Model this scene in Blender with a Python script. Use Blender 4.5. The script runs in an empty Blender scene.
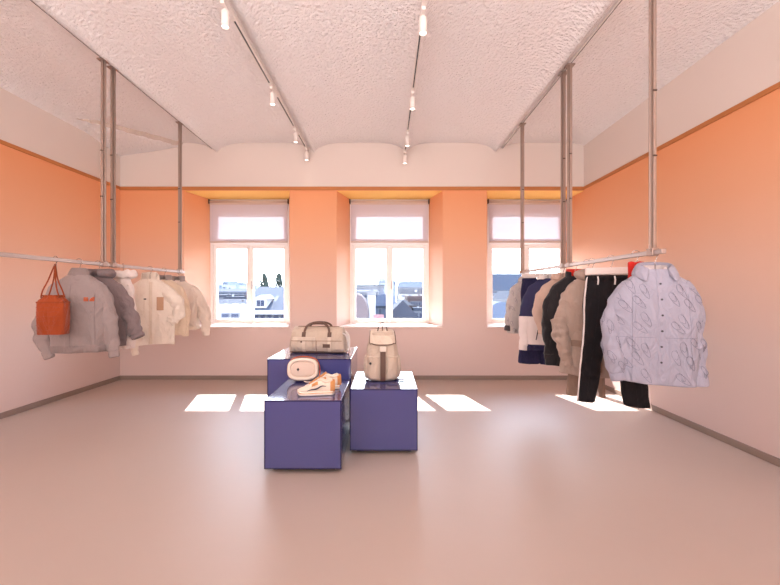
import bpy, math, random
from mathutils import Vector, noise
R = math.radians
PI = math.pi
scn = bpy.context.scene
COL = scn.collection
random.seed(7)

# ------------------------------------------------------------------ helpers
def lin(c):
    r = []
    for v in c:
        v = v / 255.0
        r.append(v / 12.92 if v <= .04045 else ((v + .055) / 1.055) ** 2.4)
    return (r[0], r[1], r[2], 1.0)

MATS = {}
def mat(name, col, rough=.6, metal=0.0, bump=0.0, bscale=40.0, var=0.0, vscale=6.0, spec=.5,
        coat=0.0, sheen=0.0, emit=None, estr=0.0, trans=0.0, stretch=None, bdist=.02):
    if name in MATS: return MATS[name]
    m = bpy.data.materials.new(name); m.use_nodes = True
    nt = m.node_tree; N = nt.nodes; L = nt.links
    p = N['Principled BSDF']
    c = lin(col)
    p.inputs['Base Color'].default_value = c
    p.inputs['Roughness'].default_value = rough
    p.inputs['Metallic'].default_value = metal
    p.inputs['Specular IOR Level'].default_value = spec
    p.inputs['Coat Weight'].default_value = coat
    p.inputs['Coat Roughness'].default_value = .04
    p.inputs['Sheen Weight'].default_value = sheen
    if emit:
        p.inputs['Emission Color'].default_value = lin(emit); p.inputs['Emission Strength'].default_value = estr
    tc = N.new('ShaderNodeTexCoord')
    src = tc.outputs['Object']
    if stretch:
        mp = N.new('ShaderNodeMapping'); mp.inputs['Scale'].default_value = stretch
        L.new(src, mp.inputs['Vector']); src = mp.outputs['Vector']
    if var > 0:
        n = N.new('ShaderNodeTexNoise'); n.inputs['Scale'].default_value = vscale; n.inputs['Detail'].default_value = 4
        L.new(src, n.inputs['Vector'])
        mx = N.new('ShaderNodeMix'); mx.data_type = 'RGBA'
        mx.inputs[6].default_value = tuple(v * (1 - var) for v in c[:3]) + (1,)
        mx.inputs[7].default_value = tuple(min(1, v * (1 + var)) for v in c[:3]) + (1,)
        L.new(n.outputs['Fac'], mx.inputs[0]); L.new(mx.outputs[2], p.inputs['Base Color'])
    if bump > 0:
        n = N.new('ShaderNodeTexNoise'); n.inputs['Scale'].default_value = bscale; n.inputs['Detail'].default_value = 5
        L.new(src, n.inputs['Vector'])
        b = N.new('ShaderNodeBump'); b.inputs['Strength'].default_value = bump; b.inputs['Distance'].default_value = bdist
        L.new(n.outputs['Fac'], b.inputs['Height']); L.new(b.outputs['Normal'], p.inputs['Normal'])
    if trans > 0:
        t = N.new('ShaderNodeBsdfTranslucent'); t.inputs['Color'].default_value = c
        mx = N.new('ShaderNodeMixShader'); mx.inputs[0].default_value = trans
        L.new(p.outputs[0], mx.inputs[1]); L.new(t.outputs[0], mx.inputs[2])
        L.new(mx.outputs[0], N['Material Output'].inputs['Surface'])
    MATS[name] = m
    return m

def fabric(name, col, rough=.9, var=.08, bump=.25, bs=120, trans=0.0, sheen=.15, vscale=9, folds=.75):
    new = name not in MATS
    m = mat(name, col, rough, 0, max(bump, .02), bs, var, vscale, spec=.2, sheen=sheen, trans=trans, bdist=.004)
    if new and folds:
        N = m.node_tree.nodes; L = m.node_tree.links
        b0 = N['Bump']; tc = N['Texture Coordinate']
        mp = N.new('ShaderNodeMapping'); mp.inputs['Scale'].default_value = (1.0, 1.0, .55); mp.inputs['Rotation'].default_value = (0, R(25), 0)
        n = N.new('ShaderNodeTexNoise'); n.inputs['Scale'].default_value = 11; n.inputs['Detail'].default_value = 3; n.inputs['Distortion'].default_value = .8
        L.new(tc.outputs['Object'], mp.inputs['Vector']); L.new(mp.outputs['Vector'], n.inputs['Vector'])
        b = N.new('ShaderNodeBump'); b.inputs['Strength'].default_value = folds; b.inputs['Distance'].default_value = .05
        L.new(n.outputs['Fac'], b.inputs['Height']); L.new(b.outputs['Normal'], b0.inputs['Normal'])
    return m

def tag(o, label=None, cat=None, group=None, kind=None):
    if label: o['label'] = label
    if cat: o['category'] = cat
    if group: o['group'] = group
    if kind: o['kind'] = kind
    return o

def thing(name, label, cat, loc=(0, 0, 0), rz=0.0, group=None):
    o = bpy.data.objects.new(name, None); COL.objects.link(o)
    o.empty_display_size = .1
    o.location = loc; o.rotation_euler = (0, 0, rz)
    return tag(o, label, cat, group)

class MB:
    def __init__(s, off=(0, 0, 0)):
        s.v = []; s.f = []; s.m = []; s.off = Vector(off)
    def addv(s, vs):
        i = len(s.v); s.v += [Vector(p) + s.off for p in vs]; return i
    def face(s, idx, mi=0): s.f.append(tuple(idx)); s.m.append(mi)
    def loft(s, rings, closed=True, cap0=False, cap1=False, mi=0):
        n = len(rings[0]); base = s.addv([p for r in rings for p in r])
        for i in range(len(rings) - 1):
            for j in range(n if closed else n - 1):
                k = (j + 1) % n
                s.face((base + i*n + j, base + i*n + k, base + (i+1)*n + k, base + (i+1)*n + j), mi)
        if cap0: s.face([base + j for j in range(n)][::-1], mi)
        if cap1: s.face([base + (len(rings)-1)*n + j for j in range(n)], mi)
        return s
    def box(s, x0, x1, y0, y1, z0, z1, mi=0):
        b = s.addv([(x0,y0,z0),(x1,y0,z0),(x1,y1,z0),(x0,y1,z0),(x0,y0,z1),(x1,y0,z1),(x1,y1,z1),(x0,y1,z1)])
        for q in ((3,2,1,0),(4,5,6,7),(0,1,5,4),(1,2,6,5),(2,3,7,6),(3,0,4,7)): s.face([b+i for i in q], mi)
        return s
    def prism(s, poly, z0, z1, mi=0):           # poly in XY
        n = len(poly)
        s.loft([[(x, y, z0) for x, y in poly], [(x, y, z1) for x, y in poly]], True, True, True, mi); return s
    def tube(s, pts, r, n=8, mi=0, closed=False, ry=None):
        pts = [Vector(p) for p in pts]; rings = []
        up = Vector((0, 0, 1))
        m = len(pts)
        prevs = None
        for i, p in enumerate(pts):
            if closed: t = pts[(i+1) % m] - pts[i-1]
            else: t = pts[min(i+1, m-1)] - pts[max(i-1, 0)]
            t.normalize()
            a = prevs if prevs is not None else (Vector((1, 0, 0)) if abs(t.x) < .8 else Vector((0, 1, 0)))
            sd = (a - t * a.dot(t)).normalized(); prevs = sd
            bn = t.cross(sd)
            rr = r[i] if isinstance(r, (list, tuple)) else r
            r2 = rr if ry is None else (ry[i] if isinstance(ry, (list, tuple)) else ry)
            rings.append([p + sd * rr * math.cos(2*PI*k/n) + bn * r2 * math.sin(2*PI*k/n) for k in range(n)])
        if closed: rings.append(rings[0])
        s.loft(rings, True, not closed, not closed, mi); return s
    def cyl(s, p0, p1, r, n=16, mi=0, r1=None):
        return s.tube([p0, p1], [r, r1 if r1 is not None else r], n, mi)
    def build(s, name, mats, parent=None, smooth=False, bevel=0, seg=2, sub=0, angle=None, solid=0):
        me = bpy.data.meshes.new(name)
        me.from_pydata([tuple(v) for v in s.v], [], s.f)
        if not isinstance(mats, (list, tuple)): mats = [mats]
        for m in mats: me.materials.append(m)
        for p, mi in zip(me.polygons, s.m):
            p.material_index = mi; p.use_smooth = smooth
        me.update()
        import bmesh
        bm = bmesh.new(); bm.from_mesh(me); bmesh.ops.remove_doubles(bm, verts=bm.verts, dist=1e-5)
        bmesh.ops.recalc_face_normals(bm, faces=bm.faces); bm.to_mesh(me); bm.free()
        o = bpy.data.objects.new(name, me); COL.objects.link(o)
        if parent: o.parent = parent
        if solid:
            md = o.modifiers.new('Solid', 'SOLIDIFY'); md.thickness = solid; md.offset = 0
        if bevel:
            md = o.modifiers.new('Bevel', 'BEVEL'); md.width = bevel; md.segments = seg; md.limit_method = 'ANGLE'; md.angle_limit = R(35)
        if sub:
            md = o.modifiers.new('Sub', 'SUBSURF'); md.levels = sub; md.render_levels = sub
        return o

def cat_interp(keys, t):
    """keys: list of tuples sorted by keys[i][0]; Catmull-Rom for the remaining values"""
    n = len(keys)
    if t <= keys[0][0]: return keys[0][1:]
    if t >= keys[-1][0]: return keys[-1][1:]
    for i in range(n - 1):
        if keys[i][0] <= t <= keys[i+1][0]: break
    p1, p2 = keys[i], keys[i+1]; h = p2[0] - p1[0]; u = (t - p1[0]) / h
    p0 = keys[i-1] if i > 0 else None; p3 = keys[i+2] if i + 2 < n else None
    out = []
    for k in range(1, len(p1)):
        m1 = (p2[k] - p0[k]) / (p2[0] - p0[0]) if p0 else (p2[k] - p1[k]) / h
        m2 = (p3[k] - p1[k]) / (p3[0] - p1[0]) if p3 else (p2[k] - p1[k]) / h
        u2, u3 = u*u, u*u*u
        out.append((2*u3-3*u2+1)*p1[k] + (u3-2*u2+u)*h*m1 + (-2*u3+3*u2)*p2[k] + (u3-u2)*h*m2)
    return tuple(out)

def smooth_path(pts, n):
    keys = []; d = 0; prev = None
    for p in pts:
        if prev is not None: d += (Vector(p) - Vector(prev)).length
        keys.append((d,) + tuple(p)); prev = p
    return [Vector(cat_interp(keys, d * i / (n - 1))) for i in range(n)]

# ------------------------------------------------------------------ measurements taken from the photograph
CX, CY, F, H = 387.0, 292.0, 380.0, 1.40
XL, XR, YB, YREAR = -4.27, 3.15, 6.08, -3.2
ZRAIL, ZG, ZC = 3.06, 3.64, 3.79
def at(px, py, Y): return Vector(((px - CX) * Y / F, Y, H - (py - CY) * Y / F))

# ------------------------------------------------------------------ camera
cam = bpy.data.cameras.new('camera'); cob = bpy.data.objects.new('camera', cam); COL.objects.link(cob)
cob.location = (0, 0, H); cob.rotation_euler = (R(90), 0, 0)
cam.sensor_width = 36; cam.lens = F / 780 * 36; cam.shift_x = 3 / 780; cam.shift_y = -.5 / 780
cam.clip_end = 2000
scn.camera = cob

# ------------------------------------------------------------------ setting materials
def wall_material():
    m = bpy.data.materials.new('gradient_wall_paint_soffit_glow'); m.use_nodes = True
    nt = m.node_tree; N = nt.nodes; L = nt.links; p = N['Principled BSDF']
    tc = N.new('ShaderNodeTexCoord'); sx = N.new('ShaderNodeSeparateXYZ'); L.new(tc.outputs['Object'], sx.inputs[0])
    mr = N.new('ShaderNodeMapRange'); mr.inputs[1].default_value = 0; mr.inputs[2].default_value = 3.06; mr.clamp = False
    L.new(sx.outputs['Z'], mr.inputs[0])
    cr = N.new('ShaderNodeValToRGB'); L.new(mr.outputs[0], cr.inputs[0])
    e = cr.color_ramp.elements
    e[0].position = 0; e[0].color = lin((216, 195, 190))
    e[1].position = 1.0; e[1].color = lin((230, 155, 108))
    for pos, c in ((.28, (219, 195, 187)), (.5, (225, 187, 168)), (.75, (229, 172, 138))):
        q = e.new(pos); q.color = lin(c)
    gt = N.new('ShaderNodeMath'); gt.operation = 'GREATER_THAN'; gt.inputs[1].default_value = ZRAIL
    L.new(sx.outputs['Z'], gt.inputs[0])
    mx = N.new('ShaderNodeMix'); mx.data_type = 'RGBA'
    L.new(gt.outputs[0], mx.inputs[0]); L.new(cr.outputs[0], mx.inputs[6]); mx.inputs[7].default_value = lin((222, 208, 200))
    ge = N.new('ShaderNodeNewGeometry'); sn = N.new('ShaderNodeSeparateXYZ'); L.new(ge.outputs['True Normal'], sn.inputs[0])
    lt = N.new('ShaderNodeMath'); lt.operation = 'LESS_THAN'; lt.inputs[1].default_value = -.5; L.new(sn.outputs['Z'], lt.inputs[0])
    mx2 = N.new('ShaderNodeMix'); mx2.data_type = 'RGBA'; L.new(lt.outputs[0], mx2.inputs[0]); L.new(mx.outputs[2], mx2.inputs[6]); mx2.inputs[7].default_value = lin((255, 206, 122))  # soffits yellowed in the base colour, standing in for sun bounced off the sills
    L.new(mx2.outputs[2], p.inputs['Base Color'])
    p.inputs['Roughness'].default_value = .75; p.inputs['Specular IOR Level'].default_value = .25
    n = N.new('ShaderNodeTexNoise'); n.inputs['Scale'].default_value = 90; L.new(tc.outputs['Object'], n.inputs['Vector'])
    b = N.new('ShaderNodeBump'); b.inputs['Strength'].default_value = .06; b.inputs['Distance'].default_value = .01
    L.new(n.outputs['Fac'], b.inputs['Height']); L.new(b.outputs['Normal'], p.inputs['Normal'])
    return m
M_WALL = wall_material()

def ceiling_material():
    m = bpy.data.materials.new('rough_white_plaster'); m.use_nodes = True
    nt = m.node_tree; N = nt.nodes; L = nt.links; p = N['Principled BSDF']
    tc = N.new('ShaderNodeTexCoord')
    n = N.new('ShaderNodeTexNoise'); n.inputs['Scale'].default_value = 28; n.inputs['Detail'].default_value = 8; n.inputs['Roughness'].default_value = .62
    v = N.new('ShaderNodeTexVoronoi'); v.inputs['Scale'].default_value = 36; v.feature = 'SMOOTH_F1'
    for q in (n, v): L.new(tc.outputs['Object'], q.inputs['Vector'])
    ad = N.new('ShaderNodeMath'); ad.operation = 'ADD'; L.new(n.outputs['Fac'], ad.inputs[0])
    mu = N.new('ShaderNodeMath'); mu.operation = 'MULTIPLY'; mu.inputs[1].default_value = .5; L.new(v.outputs['Distance'], mu.inputs[0]); L.new(mu.outputs[0], ad.inputs[1])
    b = N.new('ShaderNodeBump'); b.inputs['Strength'].default_value = .8; b.inputs['Distance'].default_value = .05
    L.new(ad.outputs[0], b.inputs['Height']); L.new(b.outputs['Normal'], p.inputs['Normal'])
    p.inputs['Base Color'].default_value = lin((243, 236, 235)); p.inputs['Roughness'].default_value = .9; p.inputs['Specular IOR Level'].default_value = .15
    return m
M_CEIL = ceiling_material()

def floor_material():
    m = bpy.data.materials.new('poured_resin_floor'); m.use_nodes = True
    nt = m.node_tree; N = nt.nodes; L = nt.links; p = N['Principled BSDF']
    tc = N.new('ShaderNodeTexCoord')
    n = N.new('ShaderNodeTexNoise'); n.inputs['Scale'].default_value = 1.6; n.inputs['Detail'].default_value = 5
    L.new(tc.outputs['Object'], n.inputs['Vector'])
    mx = N.new('ShaderNodeMix'); mx.data_type = 'RGBA'; mx.inputs[6].default_value = lin((180, 163, 154)); mx.inputs[7].default_value = lin((187, 170, 161))
    L.new(n.outputs['Fac'], mx.inputs[0]); L.new(mx.outputs[2], p.inputs['Base Color'])
    mr = N.new('ShaderNodeMapRange'); mr.inputs[3].default_value = .42; mr.inputs[4].default_value = .50
    L.new(n.outputs['Fac'], mr.inputs[0]); L.new(mr.outputs[0], p.inputs['Roughness'])
    p.inputs['Specular IOR Level'].default_value = .75
    n2 = N.new('ShaderNodeTexNoise'); n2.inputs['Scale'].default_value = 7; L.new(tc.outputs['Object'], n2.inputs['Vector'])
    b = N.new('ShaderNodeBump'); b.inputs['Strength'].default_value = .05; b.inputs['Distance'].default_value = .02
    L.new(n2.outputs['Fac'], b.inputs['Height']); L.new(b.outputs['Normal'], p.inputs['Normal'])
    return m
M_FLOOR = floor_material()
M_WHITE = mat('white_window_paint', (240, 232, 228), .45)
M_SILL = mat('white_sill_paint', (240, 226, 218), .5)
M_BASE = mat('taupe_baseboard', (140, 122, 112), .6)
M_PRAIL = mat('ochre_picture_rail', (186, 116, 62), .6, var=.1)
M_STEEL = mat('brushed_warm_steel', (162, 142, 132), .45, .6, var=.1, vscale=30, stretch=(30, 30, 1))
M_STEELD = mat('dark_steel', (96, 80, 72), .4, .7)
M_RAILBAR = mat('satin_clothes_bar', (172, 156, 150), .42, .6)
M_TRACK = mat('white_track_metal', (228, 218, 212), .45)
M_SLOT = mat('black_track_slot', (36, 32, 32), .5)
M_LENS = mat('lit_lamp_lens', (255, 250, 240), .4, emit=(255, 246, 232), estr=6)

def struct(o): o['kind'] = 'structure'; return o

# ------------------------------------------------------------------ room shell
struct(MB().box(XL - .3, XR + .3, YREAR - .3, YB + .9, -.3, 0).build('floor', M_FLOOR))
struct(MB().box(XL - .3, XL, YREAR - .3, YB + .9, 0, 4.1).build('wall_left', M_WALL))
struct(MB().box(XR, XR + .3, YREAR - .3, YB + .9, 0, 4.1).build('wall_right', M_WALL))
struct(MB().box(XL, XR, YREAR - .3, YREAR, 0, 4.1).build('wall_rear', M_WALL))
WC = [-2.404, .042, 2.445]; WH, FH = .848, .69
YF, YO = 6.65, 6.98
ZS, ZT = .83, 3.02
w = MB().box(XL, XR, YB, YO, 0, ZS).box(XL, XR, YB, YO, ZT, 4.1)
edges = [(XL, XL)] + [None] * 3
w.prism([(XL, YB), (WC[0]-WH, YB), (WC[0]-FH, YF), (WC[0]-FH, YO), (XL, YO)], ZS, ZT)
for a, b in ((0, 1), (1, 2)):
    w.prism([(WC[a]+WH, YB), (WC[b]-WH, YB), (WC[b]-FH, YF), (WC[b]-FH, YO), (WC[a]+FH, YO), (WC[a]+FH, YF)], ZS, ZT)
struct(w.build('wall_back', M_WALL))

# ceiling: shallow plaster vaults between groins
G = [XL - .02, -2.72, -1.16, .30, 1.73, 3.30]
prof = []
for i in range(5):
    a, b = G[i], G[i+1]
    for k in range(25):
        t = -1 + 2 * k / 24.0
        t = math.copysign(abs(t) ** .55, t)
        x = (a + b) / 2 + t * (b - a) / 2
        if x > XR + .15: continue
        if i and k == 0: continue
        z = ZG + (ZC - ZG) * (1 - abs(t) ** 4.5) ** .85
        prof.append((x, z))
ys = [YREAR - .2 + (YB + .2 - YREAR + .2) * j / 40 for j in range(41)]
cm = MB()
cm.loft([[(x, y, z) for x, z in prof] for y in ys], closed=False)
cm.loft([[(x, y, 4.12) for x in (XL-.3, XR+.3)] for y in (YREAR-.3, YO)], closed=False)
struct(cm.build('ceiling', M_CEIL, smooth=True))
# lower flat plaster corner with a ragged stained edge at the back left
M_SCAR = mat('stained_plaster', (200, 180, 168), .9, bump=.6, bscale=30, var=.16, vscale=5)
rag = []
for i in range(40):
    t = i / 39
    rag.append((XL + t*1.02 + random.uniform(-.012, .012), 4.95 + (t ** .95) * 1.13 + random.uniform(-.02, .02)))
sc_ = MB()
step = [(x - .012, y + .012, 3.725 + random.uniform(-.006, .006)) for x, y in rag]
sc_.loft([[(x, y, ZC + .01) for x, y in rag], step], closed=False, mi=0)
inner = [(XL + (x - XL)*.75, YB + (y - YB)*.75, 3.725 + (3.57 - 3.725)*.25) for x, y in rag]
sc_.loft([step, inner, [(XL, YB, 3.57)]*len(rag)], closed=False, mi=1)
struct(sc_.build('trim_1', [M_SCAR, M_CEIL], smooth=False))

# picture rail and baseboards
def strip(name, side, z0, z1, d, m):
    b = MB()
    if side == 'left': b.box(XL, XL + d, YREAR, YB, z0, z1)
    elif side == 'right': b.box(XR - d, XR, YREAR, YB, z0, z1)
    elif side == 'rear': b.box(XL, XR, YREAR, YREAR + d, z0, z1)
    else: b.box(XL, XR, YB - d, YB, z0, z1)
    return struct(b.build(name, m, bevel=.004))
strip('trim_2', 'left', ZRAIL - .024, ZRAIL + .022, .016, M_PRAIL)
strip('trim_3', 'right', ZRAIL - .024, ZRAIL + .022, .016, M_PRAIL)
strip('trim_4', 'back', ZRAIL - .032, ZRAIL + .022, .022, M_PRAIL)
for sd in ('left', 'right', 'back', 'rear'): strip('baseboard_' + sd, sd, 0, .065, .018, M_BASE)

# ------------------------------------------------------------------ windows
def glass_material():
    m = bpy.data.materials.new('window_glass'); m.use_nodes = True
    nt = m.node_tree; N = nt.nodes; L = nt.links
    N.remove(N['Principled BSDF'])
    t = N.new('ShaderNodeBsdfTransparent'); t.inputs[0].default_value = (.97, .985, 1, 1)
    g = N.new('ShaderNodeBsdfGlossy'); g.inputs['Roughness'].default_value = .02
    fr = N.new('ShaderNodeFresnel'); fr.inputs['IOR'].default_value = 1.25
    mx = N.new('ShaderNodeMixShader'); L.new(fr.outputs[0], mx.inputs[0]); L.new(t.outputs[0], mx.inputs[1]); L.new(g.outputs[0], mx.inputs[2])
    L.new(mx.outputs[0], N['Material Output'].inputs['Surface'])
    return m
M_GLASS = glass_material()
def blind_material():
    m = bpy.data.materials.new('sheer_blind_fabric'); m.use_nodes = True
    nt = m.node_tree; N = nt.nodes; L = nt.links
    N.remove(N['Principled BSDF'])
    d = N.new('ShaderNodeBsdfDiffuse'); d.inputs[0].default_value = lin((204, 192, 198))
    tl = N.new('ShaderNodeBsdfTranslucent'); tl.inputs[0].default_value = lin((205, 200, 214))
    tr = N.new('ShaderNodeBsdfTransparent'); tr.inputs[0].default_value = (.94, .92, .97, 1)
    m1 = N.new('ShaderNodeMixShader'); m1.inputs[0].default_value = .10; L.new(d.outputs[0], m1.inputs[1]); L.new(tl.outputs[0], m1.inputs[2])
    tc = N.new('ShaderNodeTexCoord'); wv = N.new('ShaderNodeTexNoise'); wv.inputs['Scale'].default_value = 300; L.new(tc.outputs['Object'], wv.inputs['Vector'])
    mr = N.new('ShaderNodeMapRange'); mr.inputs[3].default_value = .03; mr.inputs[4].default_value = .05; L.new(wv.outputs['Fac'], mr.inputs[0])
    m2 = N.new('ShaderNodeMixShader'); L.new(mr.outputs[0], m2.inputs[0]); L.new(m1.outputs[0], m2.inputs[1]); L.new(tr.outputs[0], m2.inputs[2])
    L.new(m2.outputs[0], N['Material Output'].inputs['Surface'])
    return m
M_BLIND = blind_material()
M_BLINDBAR = mat('blind_bar_white', (196, 176, 166), .4)
M_BRACK = mat('blind_bracket_dark', (88, 62, 44), .5)

def bars(b, x0, x1, z0, z1, wd, y0, y1, wb=None):
    wb = wb or wd
    b.box(x0, x0 + wd, y0, y1, z0, z1); b.box(x1 - wd, x1, y0, y1, z0, z1)
    b.box(x0 + wd, x1 - wd, y0, y1, z0, z0 + wb); b.box(x0 + wd, x1 - wd, y0, y1, z1 - wd, z1)
    return b
wnames = ['left', 'middle', 'right']
for i, c in enumerate(WC):
    wroot = bpy.data.objects.new('window_%d' % (i+1), None); COL.objects.link(wroot); wroot.location = (c, YF, ZS); struct(wroot)
    h = ZT - ZS; fh = FH if i < 2 else FH
    fr = bars(MB(), -fh, fh, 0, h, .045, 0, .11)
    fr.box(-fh + .045, fh - .045, 0, .11, 1.385, 1.445)          # transom
    fr.build('window_frame', M_WHITE, wroot, bevel=.005)
    x0, x1 = -fh + .045, fh - .045
    for a, b in ((x0, -.004), (.004, x1)):
        cs = bars(MB(), a + .002, b - .002, .047, 1.383, .052, .02, .085, .055).build('casement', M_WHITE, wroot, bevel=.006)
        MB().box(a + .05, b - .05, .048, .054, .1, 1.335).build('glass_pane', M_GLASS, cs)
    MB().box(-.022, .022, -.002, .022, .05, 1.38).build('mullion_cover', M_WHITE, wroot, bevel=.005)
    tp = bars(MB(), x0 + .002, x1 - .002, 1.447, h - .047, .052, .02, .085).build('transom_light', M_WHITE, wroot, bevel=.006)
    MB().box(x0 + .05, x1 - .05, .048, .054, 1.5, h - .1).build('glass_pane', M_GLASS, tp)
    # handle on the right casement
    hd = MB().box(.03, .05, -.012, .02, .62, .70); hd.box(.034, .046, -.03, -.012, .65, .76)
    hd.build('window_handle', M_RAILBAR, wroot, bevel=.004)
    # sill board, splayed like the recess
    s = MB(); e = .004
    xr = (WH - e) if i < 2 else (XR - c - e)
    s.prism([(-WH + e, YB - YF - .025), (xr, YB - YF - .025), (min(xr, FH - e), 0), (-FH + e, 0)], 0, .022)
    s.build('window_sill', M_SILL, wroot, bevel=.005)
    # roller blind
    bl = thing('roller_blind', 'half lowered sheer white roller blind on the %s window of three' % wnames[i], 'blind', (c, YF - .05, 2.275), 0, 'roller blinds')
    MB().loft([[(-.672, 0, 0), (.672, 0, 0)], [(-.672, 0, .69), (.672, 0, .69)]], closed=False).build('blind_fabric', M_BLIND, bl)
    MB().cyl((-.672, .012, .695), (.672, .012, .695), .026, 16).build('roller_tube', M_BLINDBAR, bl, smooth=True)
    MB().box(-.674, .674, -.01, -.003, .64, .675).build('cover_strip', M_BLINDBAR, bl, bevel=.003)
    MB().box(-.672, .672, -.008, .006, -.018, .008).build('bottom_bar', M_BLINDBAR, bl, bevel=.004)
    for sx in (-1, 1):
        MB().box(sx*.686 - .009, sx*.686 + .009, -.02, .045, .66, .735).build('bracket', M_BRACK, bl, bevel=.003)

# outside cornice above the windows
struct(MB().box(XL - .5, XR + .5, YO, YO + .42, 2.86, 3.15).box(XL - .5, XR + .5, YO, YO + .3, 3.15, 3.6).build('trim_5', mat('cornice_stone', (186, 180, 186), .9)))

# ------------------------------------------------------------------ ceiling channels, hanging racks, track lights
ZCH = 3.705
def channel(x, y0, y1, label):
    t = thing('ceiling_channel', label, 'ceiling channel', (x, (y0+y1)/2, ZCH))
    a, b = y0 - (y0+y1)/2, y1 - (y0+y1)/2
    MB().box(-.0055, .0055, a, b, -.012, .03).build('channel', M_TRACK, t, bevel=.002)
    MB().box(-.003, .003, a + .01, b - .01, -.0135, -.0122).build('slot', M_SLOT, t)
RXL, RXR, ZBAR = -2.80, 1.845, 1.673
channel(RXL, -1.0, YB, 'thin metal channel in the ceiling groin above the left clothes rack')
channel(RXR, -1.0, YB, 'thin metal channel in the ceiling groin above the right clothes rack')
def rack(x, y0, y1, label, end0=.09, end1=.09):
    """y0 nearer post, y1 farther post"""
    yc = (y0 + y1) / 2
    t = thing('clothes_rack', label, 'clothes rack', (x, yc, ZBAR - .02), 0, 'steel clothes racks hung from the ceiling')
    zt = ZCH - .014 - ZBAR + .02
    for y in (y0 - yc, y1 - yc):
        p = MB().box(-.008, .008, y - .0225, y + .0225, .04, zt - .01)
        p.box(-.026, -.008, y - .004, y + .004, .04, zt - .01); 
        p.box(.008, .026, y - .004, y + .004, .04, zt - .01)
        po = p.build('post', M_STEEL, t, bevel=.002)
        MB().box(-.04, .04, y - .04, y + .04, zt - .012, zt).build('ceiling_plate', M_STEEL, po, bevel=.002)
        for q in (.9, 1.35): MB().cyl((-.012, y - .0245, zt - q), (.012, y - .0245, zt - q), .006, 8).build('screw', M_STEELD, po)
        MB().box(-.024, .024, y - .032, y + .032, -.002, .05).build('clamp', M_STEEL, t, bevel=.004)
    MB().box(-.016, .016, y0 - yc - end0, y1 - yc + end1, .004, .036).build('hanging_bar', M_RAILBAR, t, bevel=.003)
rack(RXL, 3.885, 5.14, 'left wall steel clothes rack, farther of the two, holding cream jackets', .035)
rack(RXL, 2.45, 3.753, 'left wall steel clothes rack, nearer of the two, holding the grey sweatshirt', .15, .075)
rack(RXR, 3.98, 5.18, 'right hand steel clothes rack, farther of the two, by the window', .035, .07)
rack(RXR, 2.64, 3.84, 'right hand steel clothes rack, nearer of the two, holding the light blue shirt', .11, .075)

SPY = [2.95, 4.17, 5.22, 5.93]
def track(x, zc, label, side):
    t = thing('light_track', label, 'light track', (x, 2.5, zc - .03))
    MB().box(-.018, .018, -3.5, YB - 2.52, -.035, .012).build('track_body', M_TRACK, t, bevel=.002)
    prev = 2.0
    for y in SPY:
        MB().box(-.007, .007, prev + .18 - 2.5, y - .12 - 2.5, -.0365, -.0352).build('slot', M_SLOT, t); prev = y
    for k, y in enumerate(SPY):
        nth = ['nearest', 'second', 'third', 'farthest'][k]
        s = thing('spotlight', '%s white cylinder spotlight on the %s ceiling track' % (nth, side), 'spotlight', (x, y, zc - .24), 0, 'white track spotlights')
        MB().box(-.016, .016, -.06, .06, .145, .174).build('adapter', M_TRACK, s, bevel=.003)
        MB().cyl((0, 0, .15), (0, 0, .125), .01, 10).build('stem', M_TRACK, s, smooth=False)
        b = MB(); n = 24
        rr = [(.125, .006), (.125, .028), (.12, .031), (0, .031), (0, .026), (.012, .024)]
        b.loft([[(r*math.cos(2*PI*j/n), r*math.sin(2*PI*j/n), z) for j in range(n)] for z, r in rr])
        b.build('lamp_body', M_TRACK, s, smooth=True).data.polygons.foreach_set('use_smooth', [True]*len(b.f))
        MB().cyl((0, 0, .010), (0, 0, .006), .025, 24).build('lens', M_LENS, s)
        ld = bpy.data.lights.new('spot', 'SPOT'); ld.energy = (14, 12, 8, 3)[k]; ld.spot_size = R(75); ld.spot_blend = .9; ld.shadow_soft_size = .03; ld.color = (1, .86, .74)
        lo = bpy.data.objects.new('spot_lamp', ld); COL.objects.link(lo); lo.location = (x, y, zc - .245)
track(-1.255, 3.695, 'white ceiling light track in the left groin above the plinths', 'left')
track(.28, 3.645, 'white ceiling light track in the right groin above the backpack', 'right')

# ------------------------------------------------------------------ plinths
def plinth_material():
    m = mat('gloss_blue_lacquer', (66, 70, 126), .13, 0, .02, 3, spec=.5, coat=.6)
    return m
M_PL = plinth_material()
M_PLEDGE = mat('deep_blue_edge', (16, 18, 70), .2, coat=.5)
M_FOOT = mat('dark_plinth_base', (44, 36, 52), .5)
M_CLEAR = mat('caster_grey', (120, 112, 116), .4)
def plinth(x0, x1, y0, y1, ztop, label):
    xc, yc = (x0+x1)/2, (y0+y1)/2; hx, hy = (x1-x0)/2, (y1-y0)/2
    t = thing('display_plinth', label, 'plinth', (xc, yc, 0), 0, 'glossy blue display plinths')
    zb = .04
    b = MB().box(-hx, hx, -hy, hy, zb, ztop); b.build('body', M_PL, t, bevel=.004, seg=2)
    e = MB(); w = .008; o = .0012
    e.box(-hx - o, -hx + w, -hy - o, -hy + w, zb, ztop - .001); e.box(hx - w, hx + o, -hy - o, -hy + w, zb, ztop - .001)
    e.box(-hx + w, hx - w, -hy - o, -hy + w, ztop - .011, ztop - .001); e.box(-hx + w, hx - w, -hy - o, -hy + w, zb, zb + w)
    e.build('edge_trim', M_PLEDGE, t)
    MB().box(-hx + .055, hx - .055, -hy + .05, hy - .05, .012, zb).build('recessed_base', M_FOOT, t)
    for sx in (-1, 1):
        for sy in (-1, 1):
            MB().cyl((sx*(hx-.085) - .012, sy*(hy-.08), .018), (sx*(hx-.085) + .012, sy*(hy-.08), .018), .018, 14).build('caster', M_CLEAR, t)
plinth(-.943, -.352, 2.92, 3.62, .568, 'low glossy blue cube plinth in front, holding the white sneakers')
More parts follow.
